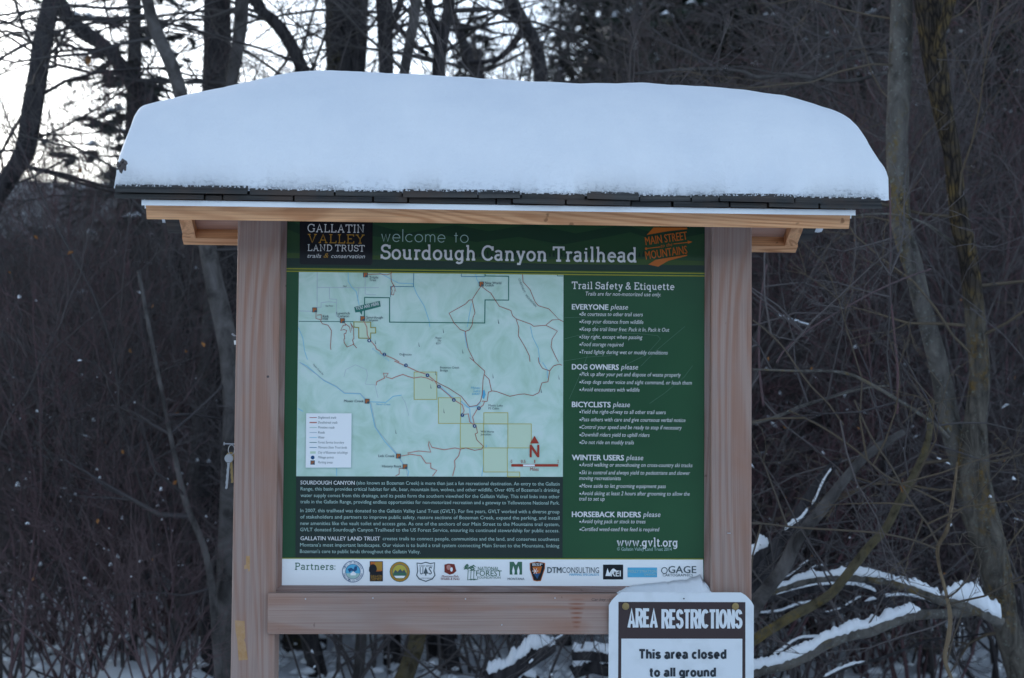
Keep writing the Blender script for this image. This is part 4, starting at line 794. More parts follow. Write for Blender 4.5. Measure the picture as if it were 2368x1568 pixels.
# ================================================================== TREES
B_trunk = bark('dark_bark_mossy_patches', [(.045, .042, .044), (.085, .078, .078)], (.09, .075, .03), .2)
def px_path(pts, Y, n=4):
    """pixel centre line with widths at depth Y -> smooth world points and radii"""
    P = [at(x, y, (Yd if Yd is not None else Y)) for x, y, w, *r_ in pts for Yd in [r_[0] if r_ else None]]; Rr = [w/2*((p_[1]-CAM[1])/F) for p_, (x, y, w, *_) in zip(P, pts)]
    oP, oR = [], []
    N = len(P)
    for i in range(N-1):
        p0, p1, p2, p3 = P[max(i-1, 0)], P[i], P[i+1], P[min(i+2, N-1)]
        for k in range(n):
            t_ = k/n; t2, t3 = t_*t_, t_**3
            oP.append(.5*((2*p1)+(-p0+p2)*t_+(2*p0-5*p1+4*p2-p3)*t2+(-p0+3*p1-3*p2+p3)*t3)); oR.append(Rr[i]+(Rr[i+1]-Rr[i])*t_)
    oP.append(P[-1]); oR.append(Rr[-1]); return oP, oR
class Segs:
    """thin prisms for twigs, one mesh"""
    def __init__(s): s.a = []; s.b = []; s.ra = []; s.rb = []
    def seg(s, a, b, ra, rb): s.a.append(a); s.b.append(b); s.ra.append(ra); s.rb.append(rb)
    def mesh(s, name, m, n=3):
        A, B = np.array(s.a, float), np.array(s.b, float); ra, rb = np.array(s.ra), np.array(s.rb); D = B-A; l = np.linalg.norm(D, axis=1, keepdims=True)+1e-9; D = D/l
        ref = np.where(np.abs(D[:, 2:3]) > .9, np.array([[1., 0, 0]]), np.array([[0, 0, 1.]])); U = np.cross(D, ref); U /= np.linalg.norm(U, axis=1, keepdims=True)+1e-9; W = np.cross(D, U)
        B = B+D*rb[:, None]*.6
        ring_ = []
        for base_, rr in ((A, ra), (B, rb)):
            for k in range(n):
                an = TAU*k/n; ring_.append(base_+(U*math.cos(an)+W*math.sin(an))*rr[:, None])
        V = np.stack(ring_, 1).reshape(-1, 3); N = len(A); o_ = np.arange(N)[:, None]*(2*n)
        f_ = np.concatenate([o_+np.array([[k, (k+1) % n, n+(k+1) % n, n+k]]) for k in range(n)], 1).reshape(-1)
        me = bpy.data.meshes.new(name); me.vertices.add(len(V)); me.vertices.foreach_set('co', V.ravel().astype(np.float32))
        nl = len(f_); me.loops.add(nl); me.loops.foreach_set('vertex_index', f_.astype(np.int32)); npol = nl//4; me.polygons.add(npol)
        me.polygons.foreach_set('loop_start', np.arange(0, nl, 4, dtype=np.int32)); me.materials.append(m)
        me.update(calc_edges=True); me.polygons.foreach_set('use_smooth', [True]*npol); return me
def unit(v_): l = math.sqrt(v_[0]**2+v_[1]**2+v_[2]**2)+1e-9; return (v_[0]/l, v_[1]/l, v_[2]/l)
def grow(S, p, d, length, r, lv, rg, wig=.25, trop=.05, kids=(5, 4, 3), step=None, spread=.8):
    ns = max(3, int(length/(step or (.10+length*.05)))); sl = length/ns
    kid = kids[0] if kids else 0; where = sorted(rg.uniform(.30 if lv == 0 else .12, .98) for _ in range(kid)) if kid else []; wi = 0
    for i in range(ns):
        d = unit((d[0]+rg.gauss(0, wig), d[1]+rg.gauss(0, wig), d[2]+rg.gauss(0, wig)+trop)); q_ = (p[0]+d[0]*sl, p[1]+d[1]*sl, p[2]+d[2]*sl)
        r0 = r*(1-.75*i/ns); r1 = r*(1-.75*(i+1)/ns); S.seg(p, q_, max(r0, .0014), max(r1, .0012))
        while wi < len(where) and where[wi] <= (i+1)/ns:
            f_ = where[wi]; wi += 1
            dd = unit((d[0]+rg.gauss(0, spread), d[1]+rg.gauss(0, spread), d[2]+rg.gauss(0, spread*.7)))
            grow(S, q_, dd, length*rg.uniform(.3, .6)*(1.15-f_*.6), max(r1*.55, .0013), lv+1, rg, wig, trop, kids[1:], step, spread)
        p = q_
    return p
def meshobj(name, me, parent=None, loc=(0, 0, 0)):
    o = bpy.data.objects.new(name, me); C.objects.link(o); o.location = loc
    if parent is not None: o.parent = parent; o.location = Vector(loc)-parent.location
    return o
def big_tree(name, label, pts, Y, m, twm, limbs=(), nside=16, wob=.12, seed=1, nb=10, blen=(.8, 1.8), bz=(1.5, 9), kids=(6, 4), bscale=.012, group=None, cat='tree', side=None, down=False, ext=8):
    """a trunk along the photographed centre line, its own limbs and twigs"""
    P, Rr = px_path(pts, Y)
    lo = min(P, key=lambda q_: q_[2]); base_ = (lo[0], lo[1], ground_z(lo[0], lo[1])-.05)
    if not down:
        if P[0][2] < P[-1][2]: P, Rr = P[::-1], Rr[::-1]
        last = P[-1]; g_ = ground_z(last[0], last[1])-.1
        if last[2] > g_+.1:
            dlast = (P[-1]-P[-2]); dlast = dlast/(abs(dlast[2])+1e-6); n_ = max(2, int((last[2]-g_)/.2))
            for k in range(1, n_+1):
                f_ = k/n_; hh = (last[2]-g_)*f_
                P.append(np.array([last[0]+np.clip(dlast[0], -.25, .25)*hh, last[1], last[2]-hh])); Rr.append(Rr[-1]*(1+.06*(k == n_)))
        first = P[0]; dd = P[0]-P[1]; dd = dd/(np.linalg.norm(dd)+1e-9); top = []
        for k in range(1, ext+1): top.append((first+dd*(.35*k)+np.array([random.gauss(0, .03), random.gauss(0, .03), 0]), Rr[0]*(1-.07*k)))
        P = [q_[0] for q_ in top[::-1]]+P; Rr = [q_[1] for q_ in top[::-1]]+Rr
    root = empty(name, base_); tag(root, label, cat, group)
    mb = MB().tube(P, Rr, nside, 0, True, wob, seed)
    for lp in limbs:
        p2, r2 = px_path(lp, Y); mb.tube(p2, r2, 10, 0, True, wob, seed+3)
    mb.build('trunk', m, root, True)
    if nb:
        rg = random.Random(seed*13+5); S = Segs()
        for k in range(nb):
            i_ = rg.randrange(1, len(P)-1); p_ = P[i_]
            if not (bz[0] <= p_[2] <= bz[1]): continue
            an = rg.uniform(0, TAU); sx_ = math.cos(an) if side is None else abs(math.cos(an))*side
            d_ = unit((sx_, math.sin(an)*.7, rg.uniform(-.2, .7)))
            grow(S, tuple(p_), d_, rg.uniform(*blen), rg.uniform(.6, 1.3)*bscale, 0, rg, .16, .03, kids, None, .65)
        if S.a: meshobj('branches', S.mesh('branches', twm), root, (0, 0, 0))
    return root
Yn = 3.5
big_tree('bare_tree', 'dark leaning tree trunk at the far left edge against the white sky', [(135, -60, 42), (120, 0, 42), (105, 60, 42), (95, 120, 44), (85, 190, 44), (72, 270, 46), (58, 350, 46), (22, 410, 44), (-15, 470, 44), (-40, 560, 46), (-60, 700, 48)], 4.2, B_dark, T_tree, seed=2, nb=34, blen=(1.0, 2.8), bz=(1.6, 6), kids=(10, 5, 2), bscale=.011)
big_tree('bare_tree', 'long dark tree slanting down from upper left behind the snowy roof corner', [(105, -60, 30), (135, 0, 34), (160, 45, 34), (200, 78, 33), (250, 115, 33), (290, 170, 36), (325, 215, 38), (360, 250, 40), (400, 330, 42), (440, 430, 44), (500, 560, 44)], 5.0, B_dark, T_tree, seed=3, nb=22, blen=(.9, 2.2), bz=(2.0, 6), kids=(9, 4, 2), bscale=.010)
big_tree('bare_tree', 'grey tree with a sawn stub just left of the left post', [(335, -40, 26), (348, 34, 28), (366, 85, 30), (393, 143, 32), (420, 229, 34), (445, 380, 36), (470, 520, 38), (482, 580, 40), (495, 650, 42), (508, 710, 44), (525, 790, 44), (530, 860, 40), (534, 960, 40), (530, 1100, 40)], 3.2, B_grey, T_tree, seed=4, nb=14, blen=(.8, 1.8), bz=(2.2, 6), kids=(8, 4), bscale=.009)
big_tree('bare_tree', 'massive dark trunk left of the roof peak running down beside the left post', [(500, -60, 66), (503, 0, 64), (503, 100, 62), (502, 218, 66), (506, 400, 70), (512, 600, 74), (514, 900, 78), (514, 1200, 80), (510, 1500, 86)], 5.6, B_dark, T_tree, seed=5, nb=16, blen=(1, 2.0), bz=(2.6, 6), kids=(8, 5), nside=22, wob=.16)
big_tree('bare_tree', 'pale grey slim trunk leaning in front of the massive dark one', [(566, -50, 34), (560, 0, 33), (556, 60, 31), (548, 120, 29), (535, 195, 27), (525, 300, 27), (512, 430, 28)], 4.6, B_grey, T_tree, seed=6, nb=14, blen=(.6, 1.4), bz=(2.3, 5))
big_tree('bare_tree', 'dark limb-like trunk slanting down to the snow ridge right of the pale trunk', [(565, -60, 24), (601, 20, 28), (625, 42, 28), (649, 68, 29), (675, 110, 29), (697, 157, 30), (730, 240, 32), (760, 330, 34)], 5.2, B_dark, T_tree, seed=7, nb=18, blen=(.8, 1.8), bz=(2.4, 6))
big_tree('bare_tree', 'thickest dark trunk rising above the highest part of the roof snow', [(802, -60, 96), (800, 0, 94), (800, 80, 90), (800, 165, 88), (796, 300, 92), (772, 600, 96), (735, 1100, 96), (708, 1480, 100), (702, 1568, 106)], 6.2, B_trunk, T_tree, seed=8, nb=16, blen=(1, 2), bz=(2.8, 7), nside=26, wob=.16)
big_tree('bare_tree', 'forked dark trunk just right of the thickest one', [(885, -60, 36), (888, 0, 38), (890, 60, 36), (891, 120, 36), (893, 170, 37), (896, 400, 40), (900, 800, 42)], 5.6, B_dark, T_tree, limbs=[[(888, 130, 14), (905, 60, 16), (925, 10, 15), (940, -40, 14)], [(900, 40, 14), (935, 80, 13), (965, 110, 13), (990, 126, 12)]], seed=9, nb=18, blen=(.8, 2.0), bz=(2.5, 6))
big_tree('bare_tree', 'slender trunk tilting left behind the snow ridge between two forked trunks', [(968, -50, 26), (962, 0, 26), (955, 60, 24), (945, 110, 24), (935, 168, 24), (920, 300, 26), (905, 500, 26)], 4.8, B_grey, T_tree, seed=10, nb=14, blen=(.8, 1.6), bz=(2.3, 6))
big_tree('bare_tree', 'dark Y shaped trunk behind the middle of the snowy roof', [(1050, -60, 26), (1040, 0, 26), (1032, 50, 28), (1022, 90, 34), (1016, 140, 34), (1014, 175, 34), (1012, 400, 36), (1010, 700, 38)], 5.4, B_dark, T_tree, limbs=[[(1018, 110, 22), (1003, 70, 22), (993, 20, 20), (985, -40, 18)]], seed=11, nb=24, blen=(.8, 2.2), bz=(2.3, 6), kids=(9, 5))
big_tree('bare_tree', 'crooked dark tree right of the Y shaped trunk, above the roof', [(1165, -60, 34), (1185, 10, 34), (1215, 60, 32), (1235, 100, 32), (1250, 180, 34), (1260, 400, 36)], 6.5, B_dark, T_tree, limbs=[[(1215, 60, 20), (1180, 110, 16), (1140, 140, 12), (1060, 145, 9)]], seed=12, nb=34, blen=(1, 2.6), bz=(2.6, 7), kids=(9, 5))
big_tree('bare_tree', 'lichen spotted trunk just right of the roof end', [(2088, -60, 50), (2085, 0, 48), (2082, 100, 50), (2078, 204, 51), (2073, 300, 50), (2074, 360, 50), (2084, 520, 50), (2112, 620, 44), (2128, 690, 40), (2146, 755, 40), (2171, 847, 44), (2197, 982, 52), (2222, 1060, 54), (2240, 1110, 56)], 2.2, B_lich, T_tan, seed=13, nb=16, blen=(.5, 1.3), bz=(1.4, 4.2), kids=(5, 3), bscale=.008, nside=22)
big_tree('bare_tree', 'deeply cracked trunk with orange lichen near the right edge', [(2135, -60, 70), (2145, 0, 70), (2159, 139, 60), (2176, 237, 46), (2200, 347, 40), (2210, 438, 42), (2221, 520, 44), (2235, 571, 44), (2247, 663, 44), (2256, 755, 46), (2265, 865, 46), (2254, 982, 54), (2250, 1130, 84), (2283, 1253, 76), (2305, 1335, 66), (2322, 1417, 62), (2341, 1499, 62), (2365, 1568, 64)], 2.1, B_moss, T_tan, limbs=[[(2160, 130, 20, 2.0), (2175, 80, 22, 1.98), (2190, 30, 26, 1.98), (2205, -30, 26, 1.98)]], seed=14, nb=12, blen=(.5, 1.4), bz=(.6, 4.2), kids=(5, 3), bscale=.008, nside=26, wob=.16)
# trunks and stems seen between the posts under the bottom rail and around
big_tree('bare_tree', 'olive trunk leaning right under the middle of the bottom rail', [(985, 1300, 34), (965, 1470, 36), (948, 1530, 38), (925, 1590, 42)], 3.4, B_olive, T_shrub, seed=16, nb=0, ext=0)
big_tree('dead_tree', 'dark weathered trunk left of the kiosk with reddish broken wood', [(395, 560, 22), (405, 620, 30), (420, 700, 30), (440, 800, 32), (455, 950, 34), (470, 1150, 36), (480, 1400, 40)], 5.2, B_dark, T_shrub, seed=17, ext=2, nb=10, blen=(.5, 1.3), bz=(.4, 3))
big_tree('bare_tree', 'slim curved grey stem in the thicket left of the keys', [(385, 960, 10), (405, 1060, 12), (432, 1170, 14), (470, 1260, 16), (490, 1360, 18), (500, 1480, 20)], 3.0, B_grey, T_shrub, seed=18, ext=2, nb=8, blen=(.4, 1.0), bz=(.4, 2.5))
# ---- limbs arching low at the right, with snow on top
def limb(name, label, pts, Y, m, seed=1, cat='branch', nb=6, twm=None, wob=.14):
    P, Rr = px_path(pts, Y); root = empty(name, tuple(P[0])); tag(root, label, cat)
    MB().tube(P, Rr, 14, 0, True, wob, seed).build('wood', m, root, True)
    if nb:
        rg = random.Random(seed*7+1); S = Segs()
        for k in range(nb):
            p_ = P[rg.randrange(1, len(P)-1)]; grow(S, tuple(p_), unit((rg.gauss(0, 1), rg.gauss(0, .5), rg.gauss(.3, .8))), rg.uniform(.25, .8), .005, 0, rg, .18, .0, (5, 3), None, .7)
        meshobj('twigs', S.mesh('twigs', twm or T_shrub), root)
    return P, Rr
def snow_on(P, Rr, i0, i1, label, thick=1.0, seed=0):
    """lumpy snow lying along the top of a limb"""
    mb = MB(); n = 9; rows = []; sub = 9
    pts = []
    for i in range(i0, min(i1, len(P)-1)):
        for k in range(sub):
            f_ = k/sub; pts.append((P[i]+(P[i+1]-P[i])*f_, Rr[i]+(Rr[i+1]-Rr[i])*f_))
    N = len(pts)
    for i, (p_, r_) in enumerate(pts):
        e_ = min(1, min(i, N-1-i)/6); hh = r_*thick*(1.0+.75*noise.noise(Vector((p_[0]*9+seed, p_[2]*9, 0)))+.45*noise.noise(Vector((p_[0]*30, p_[2]*30, seed)))+.3*noise.noise(Vector((p_[0]*85, p_[2]*85, seed)))); hh = max(hh, .004)*(.15+.85*e_)
        ww = r_*(.85+.25*noise.noise(Vector((p_[0]*14, seed, 1))))*(.3+.7*e_)
        for k in range(n):
            an = math.pi*k/(n-1); jj = .10*noise.noise(Vector((p_[0]*60+k, p_[2]*60, seed+k*1.7))); mb.v.append((p_[0]+jj*r_*.6, p_[1]-math.cos(an)*ww*(1+jj), p_[2]+r_*(.55+.5*noise.noise(Vector((p_[0]*45, seed, k*.9)))*(k in (0, 1, n-2, n-1)))+math.sin(an)**.8*(hh+r_*.35)*(1+jj)))
    for i in range(N-1):
        for k in range(n-1): mb.f.append((i*n+k, i*n+k+1, (i+1)*n+k+1, (i+1)*n+k)); mb.m.append(0)
        mb.f.append((i*n+n-1, i*n, (i+1)*n, (i+1)*n+n-1)); mb.m.append(0)
    mb.f += [tuple(range(n)), tuple((N-1)*n+k for k in range(n))[::-1]]; mb.m += [0, 0]
    tag(mb.build('snow_ridge', M_snow2, None, True), label, 'snow')
ZB = lambda X_, Y_: (1618+.4102*X_, 924.6+.4102*Y_)
def ZL(pts, w): return [(*ZB(x, y), (w if not isinstance(w, (list, tuple)) else w[i])) for i, (x, y) in enumerate(pts)]
P, Rr = limb('fallen_branch', 'upper arching fallen branch right of the area restrictions sign', ZL([(150, 1190), (300, 1110), (420, 1075), (600, 1020), (800, 1000), (1000, 1015), (1150, 1050), (1250, 1085), (1360, 1130), (1480, 1150), (1620, 1215), (1700, 1260)], [14, 16, 17, 18, 20, 22, 22, 22, 22, 24, 26, 26]), 1.9, B_lich, 21)
snow_on(P, Rr, 6, 32, 'long snow ridge on the upper arching branch right of the restrictions sign', 1.3, 2)
snow_on(P, Rr, 32, 44, 'thick snow pad where the arching branch meets the right trunk', 2.2, 3)
P, Rr = limb('fallen_branch', 'lower snow covered branch rising from the sign to the right trunk', ZL([(150, 1570), (310, 1530), (450, 1500), (600, 1440), (700, 1380), (820, 1330), (950, 1300), (1050, 1260), (1200, 1215), (1400, 1205), (1550, 1190)], [28, 28, 28, 28, 28, 30, 30, 30, 24, 22, 22]), 1.7, B_lich, 22)
snow_on(P, Rr, 1, 33, 'snow ridge along the lower branch beside the restrictions sign', 1.3, 4)
limb('leaning_branch', 'curved yellowish mossy limb crossing the thicket right of the sign', ZL([(100, 1480), (310, 1350), (500, 1230), (650, 1150), (750, 1080), (880, 920), (960, 820), (1050, 720), (1110, 600), (1180, 470), (1250, 330), (1290, 200), (1310, 0)], [28, 26, 24, 23, 22, 22, 21, 20, 20, 18, 17, 15, 12]), 1.5, B_olive, 23)
P, Rr = limb('leaning_branch', 'straight grey limb leaning up from behind the restrictions sign', ZL([(180, 1350), (310, 1160), (400, 1040), (480, 930), (540, 800), (600, 720), (700, 600), (800, 470), (900, 350), (1000, 270), (1150, 180)], [38, 36, 34, 33, 32, 30, 28, 24, 22, 20, 16]), 1.75, B_grey, 24)
limb('leaning_branch', 'dark rough limb behind the grey one close to the right post', ZL([(200, 1100), (300, 1020), (380, 920), (430, 820), (520, 700), (600, 560), (680, 440), (760, 350)], [44, 42, 36, 30, 24, 20, 16, 14]), 2.1, B_dark, 25)
P, Rr = px_path(ZL([(478, 745), (520, 715), (570, 680), (610, 620), (650, 570), (680, 500), (705, 450), (740, 400)], [14, 18, 12, 10, 10, 12, 10, 12]), 2.0); P2 = P
snow_on(P, Rr, 0, 12, 'thin snow trail on a slanting twig left of the straight grey limb', 1.2, 6); snow_on(P, Rr, 14, 28, 'upper thin snow trail on a slanting twig near the grey limb', 1.0, 7)
limb('leaning_branch', 'thin slanting twig carrying broken snow trails', ZL([(440, 780), (478, 755), (520, 725), (570, 690), (610, 630), (650, 580), (680, 510), (740, 410), (800, 330)], 6), 2.0, B_dark, 26, nb=2)
P, Rr = limb('fallen_branch', 'snow topped stub beside the right post at the foot of the limbs', ZL([(240, 960), (300, 900), (340, 860), (400, 830)], [36, 34, 30, 20]), 1.9, B_dark, 27, nb=0); snow_on(P, Rr, 1, 11, 'snow clump on the stub beside the right post', 1.5, 8)
P, Rr = limb('fallen_branch', 'thin bowed branch between the two snowy branches at the right', ZL([(380, 1130), (560, 1080), (750, 1050), (900, 1060), (1000, 1100), (1120, 1180)], [12, 14, 15, 14, 12, 10]), 2.3, B_dark, 28); snow_on(P, Rr, 6, 16, 'thin snow strip on the bowed branch between the snowy branches', 1.0, 9)
limb('hanging_branch', 'tan bare hanging branch in front of the right trunk', ZL([(1450, 350), (1435, 480), (1415, 620), (1390, 740), (1340, 830), (1350, 950), (1385, 1080), (1410, 1220), (1400, 1340), (1380, 1460), (1420, 1580)], [5, 7, 9, 10, 9, 7, 8, 11, 12, 10, 8]), 1.3, bark('tan_bark', [(.17, .125, .08), (.22, .17, .11)]), 29, nb=3, twm=T_tan)
for i, (pts, lab) in enumerate((([(300, 690), (560, 720), (800, 735), (1000, 750), (1200, 790), (1330, 840)], 'thin pale stem running level in front of the right thicket'), ([(870, 0), (960, 200), (1080, 380), (1180, 560), (1280, 700), (1350, 830)], 'thin tan stem slanting down to the hanging branch'),
      ([(500, 60), (700, 160), (900, 300), (1050, 430), (1250, 520), (1480, 640)], 'long tan stem slanting across the right thicket'))):
    limb('leaning_sapling', lab, ZL(pts, [4.5]*len(pts)), 1.2+.1*i, T_tan, 40+i, 'stem', nb=4, twm=T_tan)
ZC = lambda X_, Y_: ((2800+X_/1.568)*S2, (700+Y_/1.568)*S2)
for i, (pts, w, lab, m_) in enumerate((([(330, 1220), (600, 1230), (900, 1240), (1100, 1330), (1300, 1450), (1480, 1568), (1560, 1650)], [5, 6, 7, 8, 9, 9, 9], 'grey drooping branch arching right from behind the right post', B_lich),
     ([(330, 910), (420, 980), (520, 1080), (610, 1210), (700, 1330), (800, 1430), (900, 1568)], [3, 4, 4, 4, 4, 4, 4], 'fine tan stem curving down beside the right post', T_tan),
     ([(480, 1180), (540, 1090), (700, 960), (900, 840), (1100, 730), (1280, 650), (1450, 590)], [4]*7, 'dark straight twig rising to the lichen spotted trunk', T_red),
     ([(330, 1560), (500, 1510), (640, 1450), (800, 1400), (1000, 1345), (1200, 1320)], [8, 9, 8, 7, 6, 5], 'low grey branch starting behind the middle of the right post', B_lich),
     ([(1190, 60), (1195, 400), (1190, 700), (1215, 960), (1240, 1250), (1235, 1500)], [4, 4, 5, 5, 6, 7], 'dark upright stem below the right roof end', T_red),
     ([(420, 560), (385, 760), (370, 1000), (375, 1250), (400, 1450)], [4, 4, 5, 5, 6], 'dark upright stem close beside the right post', T_red),
     ([(480, 880), (540, 905), (620, 930), (680, 950), (690, 990)], [5, 6, 7, 7, 6], 'short snow dusted twig right of the right post', T_shrub),
     ([(920, 260), (1190, 245), (1400, 300), (1540, 390), (1640, 470)], [4, 5, 6, 7, 7], 'arching branch linking the two lichen trunks', B_lich))):
    P, Rr = limb('leaning_sapling', lab, [(*ZC(*q_), w[k]) for k, q_ in enumerate(pts)], 1.25+.13*i, m_, 60+i, 'stem', nb=4, twm=T_shrub)
    if i == 6: snow_on(P, Rr, 1, 15, 'small snow line on the short twig right of the right post', 1.4, 12)
ZD = lambda X_, Y_: ((2600+X_/1.583)*S2, Y_/1.583*S2)
for i, (pts, w, lab) in enumerate((([(-100, 470), (250, 440), (560, 450), (680, 490), (850, 475), (1000, 490), (1250, 515), (1500, 460)], [6, 7, 8, 9, 10, 10, 9, 8], 'long level branch above the right half of the snowy roof'),
     ([(820, 590), (1000, 520), (1150, 440), (1250, 380), (1400, 340), (1530, 350)], [6, 8, 8, 9, 9, 10], 'branch rising from the snow edge to the lichen spotted trunk'), ([(940, 450), (1080, 360), (1220, 320), (1380, 305), (1530, 295)], [6, 8, 9, 10, 10], 'upper curved branch joining the lichen spotted trunk'),
     ([(700, 0), (870, 90), (960, 180), (1100, 240), (1280, 235)], [8, 8, 8, 7, 5], 'dim branch slanting across the dark conifers'), ([(1100, -20), (1180, 70), (1290, 180), (1340, 290), (1420, 440), (1460, 560)], [7, 8, 10, 10, 10, 10], 'crooked branch hanging left of the lichen spotted trunk'))):
    limb('bare_branch', lab, [(*ZD(*q_), w[k]) for k, q_ in enumerate(pts)], 2.9+.15*i, B_grey if i != 3 else T_shrub, 80+i, 'branch', nb=12)
rgb = random.Random(23)
for k in range(12):
    xa, ya = rgb.uniform(1740, 1900), rgb.uniform(1360, 1590); xb, yb = xa+rgb.uniform(160, 420), ya+rgb.uniform(-130, 60); w0 = rgb.uniform(6, 13); pts = []
    for q in range(7):
        f_ = q/6; pts.append((xa+(xb-xa)*f_, ya+(yb-ya)*f_-math.sin(math.pi*f_)*rgb.uniform(10, 45), w0*(1-.6*f_)))
    P, Rr = limb('fallen_branch', 'thin snow dusted branch crossing the heap beside the restrictions sign', pts, 2.3+.16*k, B_dark, 120+k, nb=3)
    s0 = rgb.randrange(1, 8)
    snow_on(P, Rr, s0, s0+rgb.randrange(5, 14), 'short broken strip of snow on a thin branch of the heap', 1.1, 130+k)
for o in C.objects:
    if o.get('label') == 'thin snow dusted branch crossing the heap beside the restrictions sign': o['group'] = 'thin snow dusted branches of the heap'
    if o.get('label') == 'short broken strip of snow on a thin branch of the heap': o['group'] = 'short snow strips on the thin branches'
# snowy logs behind, seen under the bottom rail
ZE = lambda X_, Y_: ((2000+X_/2.1527)*S2, (2200+Y_/2.1527)*S2)
for i, (pts, w, lab, th) in enumerate((([(-120, 1130), (40, 1060), (160, 985), (290, 900), (420, 850), (480, 840)], [44, 50, 52, 48, 34, 16], 'snow laden log slanting up behind the bottom rail', 1.1), ([(620, 905), (760, 900), (900, 915), (1000, 910)], [26, 30, 30, 26], 'short snowy log left of the restrictions sign, upper one', 1.0),
      ([(620, 1060), (720, 1010), (800, 990), (900, 1010), (1000, 1020)], [34, 40, 40, 40, 36], 'snowy log left of the restrictions sign, lower one', 1.1), ([(0, 1130), (120, 1120), (220, 1120), (320, 1150)], [30, 38, 40, 30], 'low snow covered log near the bottom edge under the rail', .9))):
    P, Rr = limb('fallen_log', lab, [(*ZE(*q_), w[k]) for k, q_ in enumerate(pts)], 3.0+.2*i, B_dark, 90+i, 'log', nb=5); snow_on(P, Rr, 0, 30, 'snow on the '+lab, th, 20+i)
# ================================================================== SHRUBS, SAPLINGS, CONIFERS (each an object, meshes shared)
def shrub_mesh(name, seed, stems, hmin, hmax, m, kids=(10, 5, 3), r0=.011, wig=.13, lean=.35):
    rg = random.Random(seed); S = Segs()
    for k in range(stems):
        an = rg.uniform(0, TAU); l_ = abs(rg.gauss(0, lean)); grow(S, (rg.gauss(0, .12), rg.gauss(0, .12), 0), unit((math.cos(an)*l_, math.sin(an)*l_, 1)), rg.uniform(hmin, hmax), rg.uniform(.7, 1.2)*r0, 0, rg, wig, .03, kids, .16, .55)
    me_ = S.mesh(name, m); SEG[me_.name] = (np.array(S.a), np.array(S.b), np.array(S.ra)); return me_
SEG = {}
protos = [shrub_mesh('stems', 101, 9, 1.6, 3.0, T_shrub), shrub_mesh('stems', 102, 12, 1.2, 2.4, T_shrub, lean=.6), shrub_mesh('stems', 103, 8, 2.2, 3.8, T_red, r0=.011), shrub_mesh('stems', 104, 10, 1.8, 3.2, T_shrub, wig=.2, lean=.5), shrub_mesh('stems', 105, 14, .9, 1.9, T_red, lean=.5), shrub_mesh('stems', 106, 7, 2.6, 4.4, T_shrub, r0=.014)]
rg = random.Random(42)
rows = [(3.4, 7.5, 70, 1.15), (6.5, 11, 78, 1.35), (10, 18, 76, 1.5), (17, 34, 92, 2.3)]
count = 0; shrubs = []
names = {0: ('bare grey-brown shrub in the nearest row of thicket behind the kiosk', 'near bare shrubs behind the kiosk'), 1: ('bare twiggy shrub in the second row of thicket behind the kiosk', 'second row of bare shrubs'), 2: ('bare shrub in the middle distance of the thicket', 'middle distance bare shrubs'), 3: ('distant bare shrub on the snowy slope', 'distant bare shrubs on the slope')}
def pxx(q_):
    d_ = np.array(q_)-CAM; return 1183.5+F*(d_ @ rt)/(d_ @ fw), 784-F*(d_ @ up)/(d_ @ fw)
for ri, (ya, yb, nn, sc) in enumerate(rows):
    for k in range(nn):
        y = rg.uniform(ya, yb); px_ = (k+rg.random())/nn*2700-170; x = at(px_, 900, y)[0]
        if ri <= 1 and 560 < px_ < 1500 and rg.random() < .5: continue
        z = ground_z(x, y); s_ = sc*rg.uniform(.75, 1.15)
        if px_ > 1280 and ri >= 2: s_ *= (.62, .38)[ri-2]
        if px_ < 1250: s_ = min(s_, max(.35, ((y+4.7)*math.tan(R(7.2))+1.6-z)/3.0))
        o = bpy.data.objects.new('bare_shrub', protos[rg.randrange(len(protos))]); C.objects.link(o); o.location = (x, y, z-.03); o.rotation_euler = (rg.gauss(0, .06), rg.gauss(0, .06), rg.uniform(0, TAU)); o.scale = (s_, s_, s_*rg.uniform(.9, 1.1))
        tag(o, names[ri][0], 'shrub', names[ri][1]); count += 1; shrubs.append((ri, o))
# tall bare trees standing farther back
def bare_tree_proto(seed, H, r0):
    rg = random.Random(seed); S = Segs(); mb = MB(); P = []; p_ = np.array([0., 0., -.1]); d_ = np.array([rg.gauss(0, .06), rg.gauss(0, .06), 1.]); n = 22
    for i in range(n+1):
        P.append(p_.copy()); d_ = d_+np.array([rg.gauss(0, .05), rg.gauss(0, .05), 0]); d_ /= np.linalg.norm(d_); p_ = p_+d_*H/n
    Rr = [r0*(1-.9*i/n) for i in range(n+1)]; mb.tube(P, Rr, 9, 0, True, .1, seed)
    for i in range(3, n):
        for k in range(rg.choice((2, 3, 3))):
            an = rg.uniform(0, TAU); grow(S, tuple(P[i]), unit((math.cos(an), math.sin(an), rg.uniform(.1, 1.0))), H*rg.uniform(.12, .30)*(1.2-i/n*.7), Rr[i]*.38+.003, 0, rg, .15, .03, (7, 4), .22, .6)
    return mb, S
for nm, seed, H, r0 in (('a', 201, 8.5, .09), ('b', 202, 10, .12), ('c', 203, 7, .07)):
    pass
tp = []
for seed, H, r0 in ((201, 8.5, .09), (202, 10.5, .13), (203, 7, .07)):
    mb, S = bare_tree_proto(seed, H, r0); o = mb.build('trunk', B_dark, None, True); me1 = o.data; bpy.data.objects.remove(o); tp.append((me1, S.mesh('branches', T_tree)))
def place_tree(x, y, s_, k, label, group):
    z = ground_z(x, y); root = empty('bare_tree', (x, y, z-.1)); tag(root, label, 'tree', group); root.scale = (s_, s_, s_); root.rotation_euler = (0, 0, rg.uniform(0, TAU))
    for nm, me in zip(('trunk', 'branches'), tp[k]):
        o = bpy.data.objects.new(nm, me); C.objects.link(o); o.parent = root
    return root
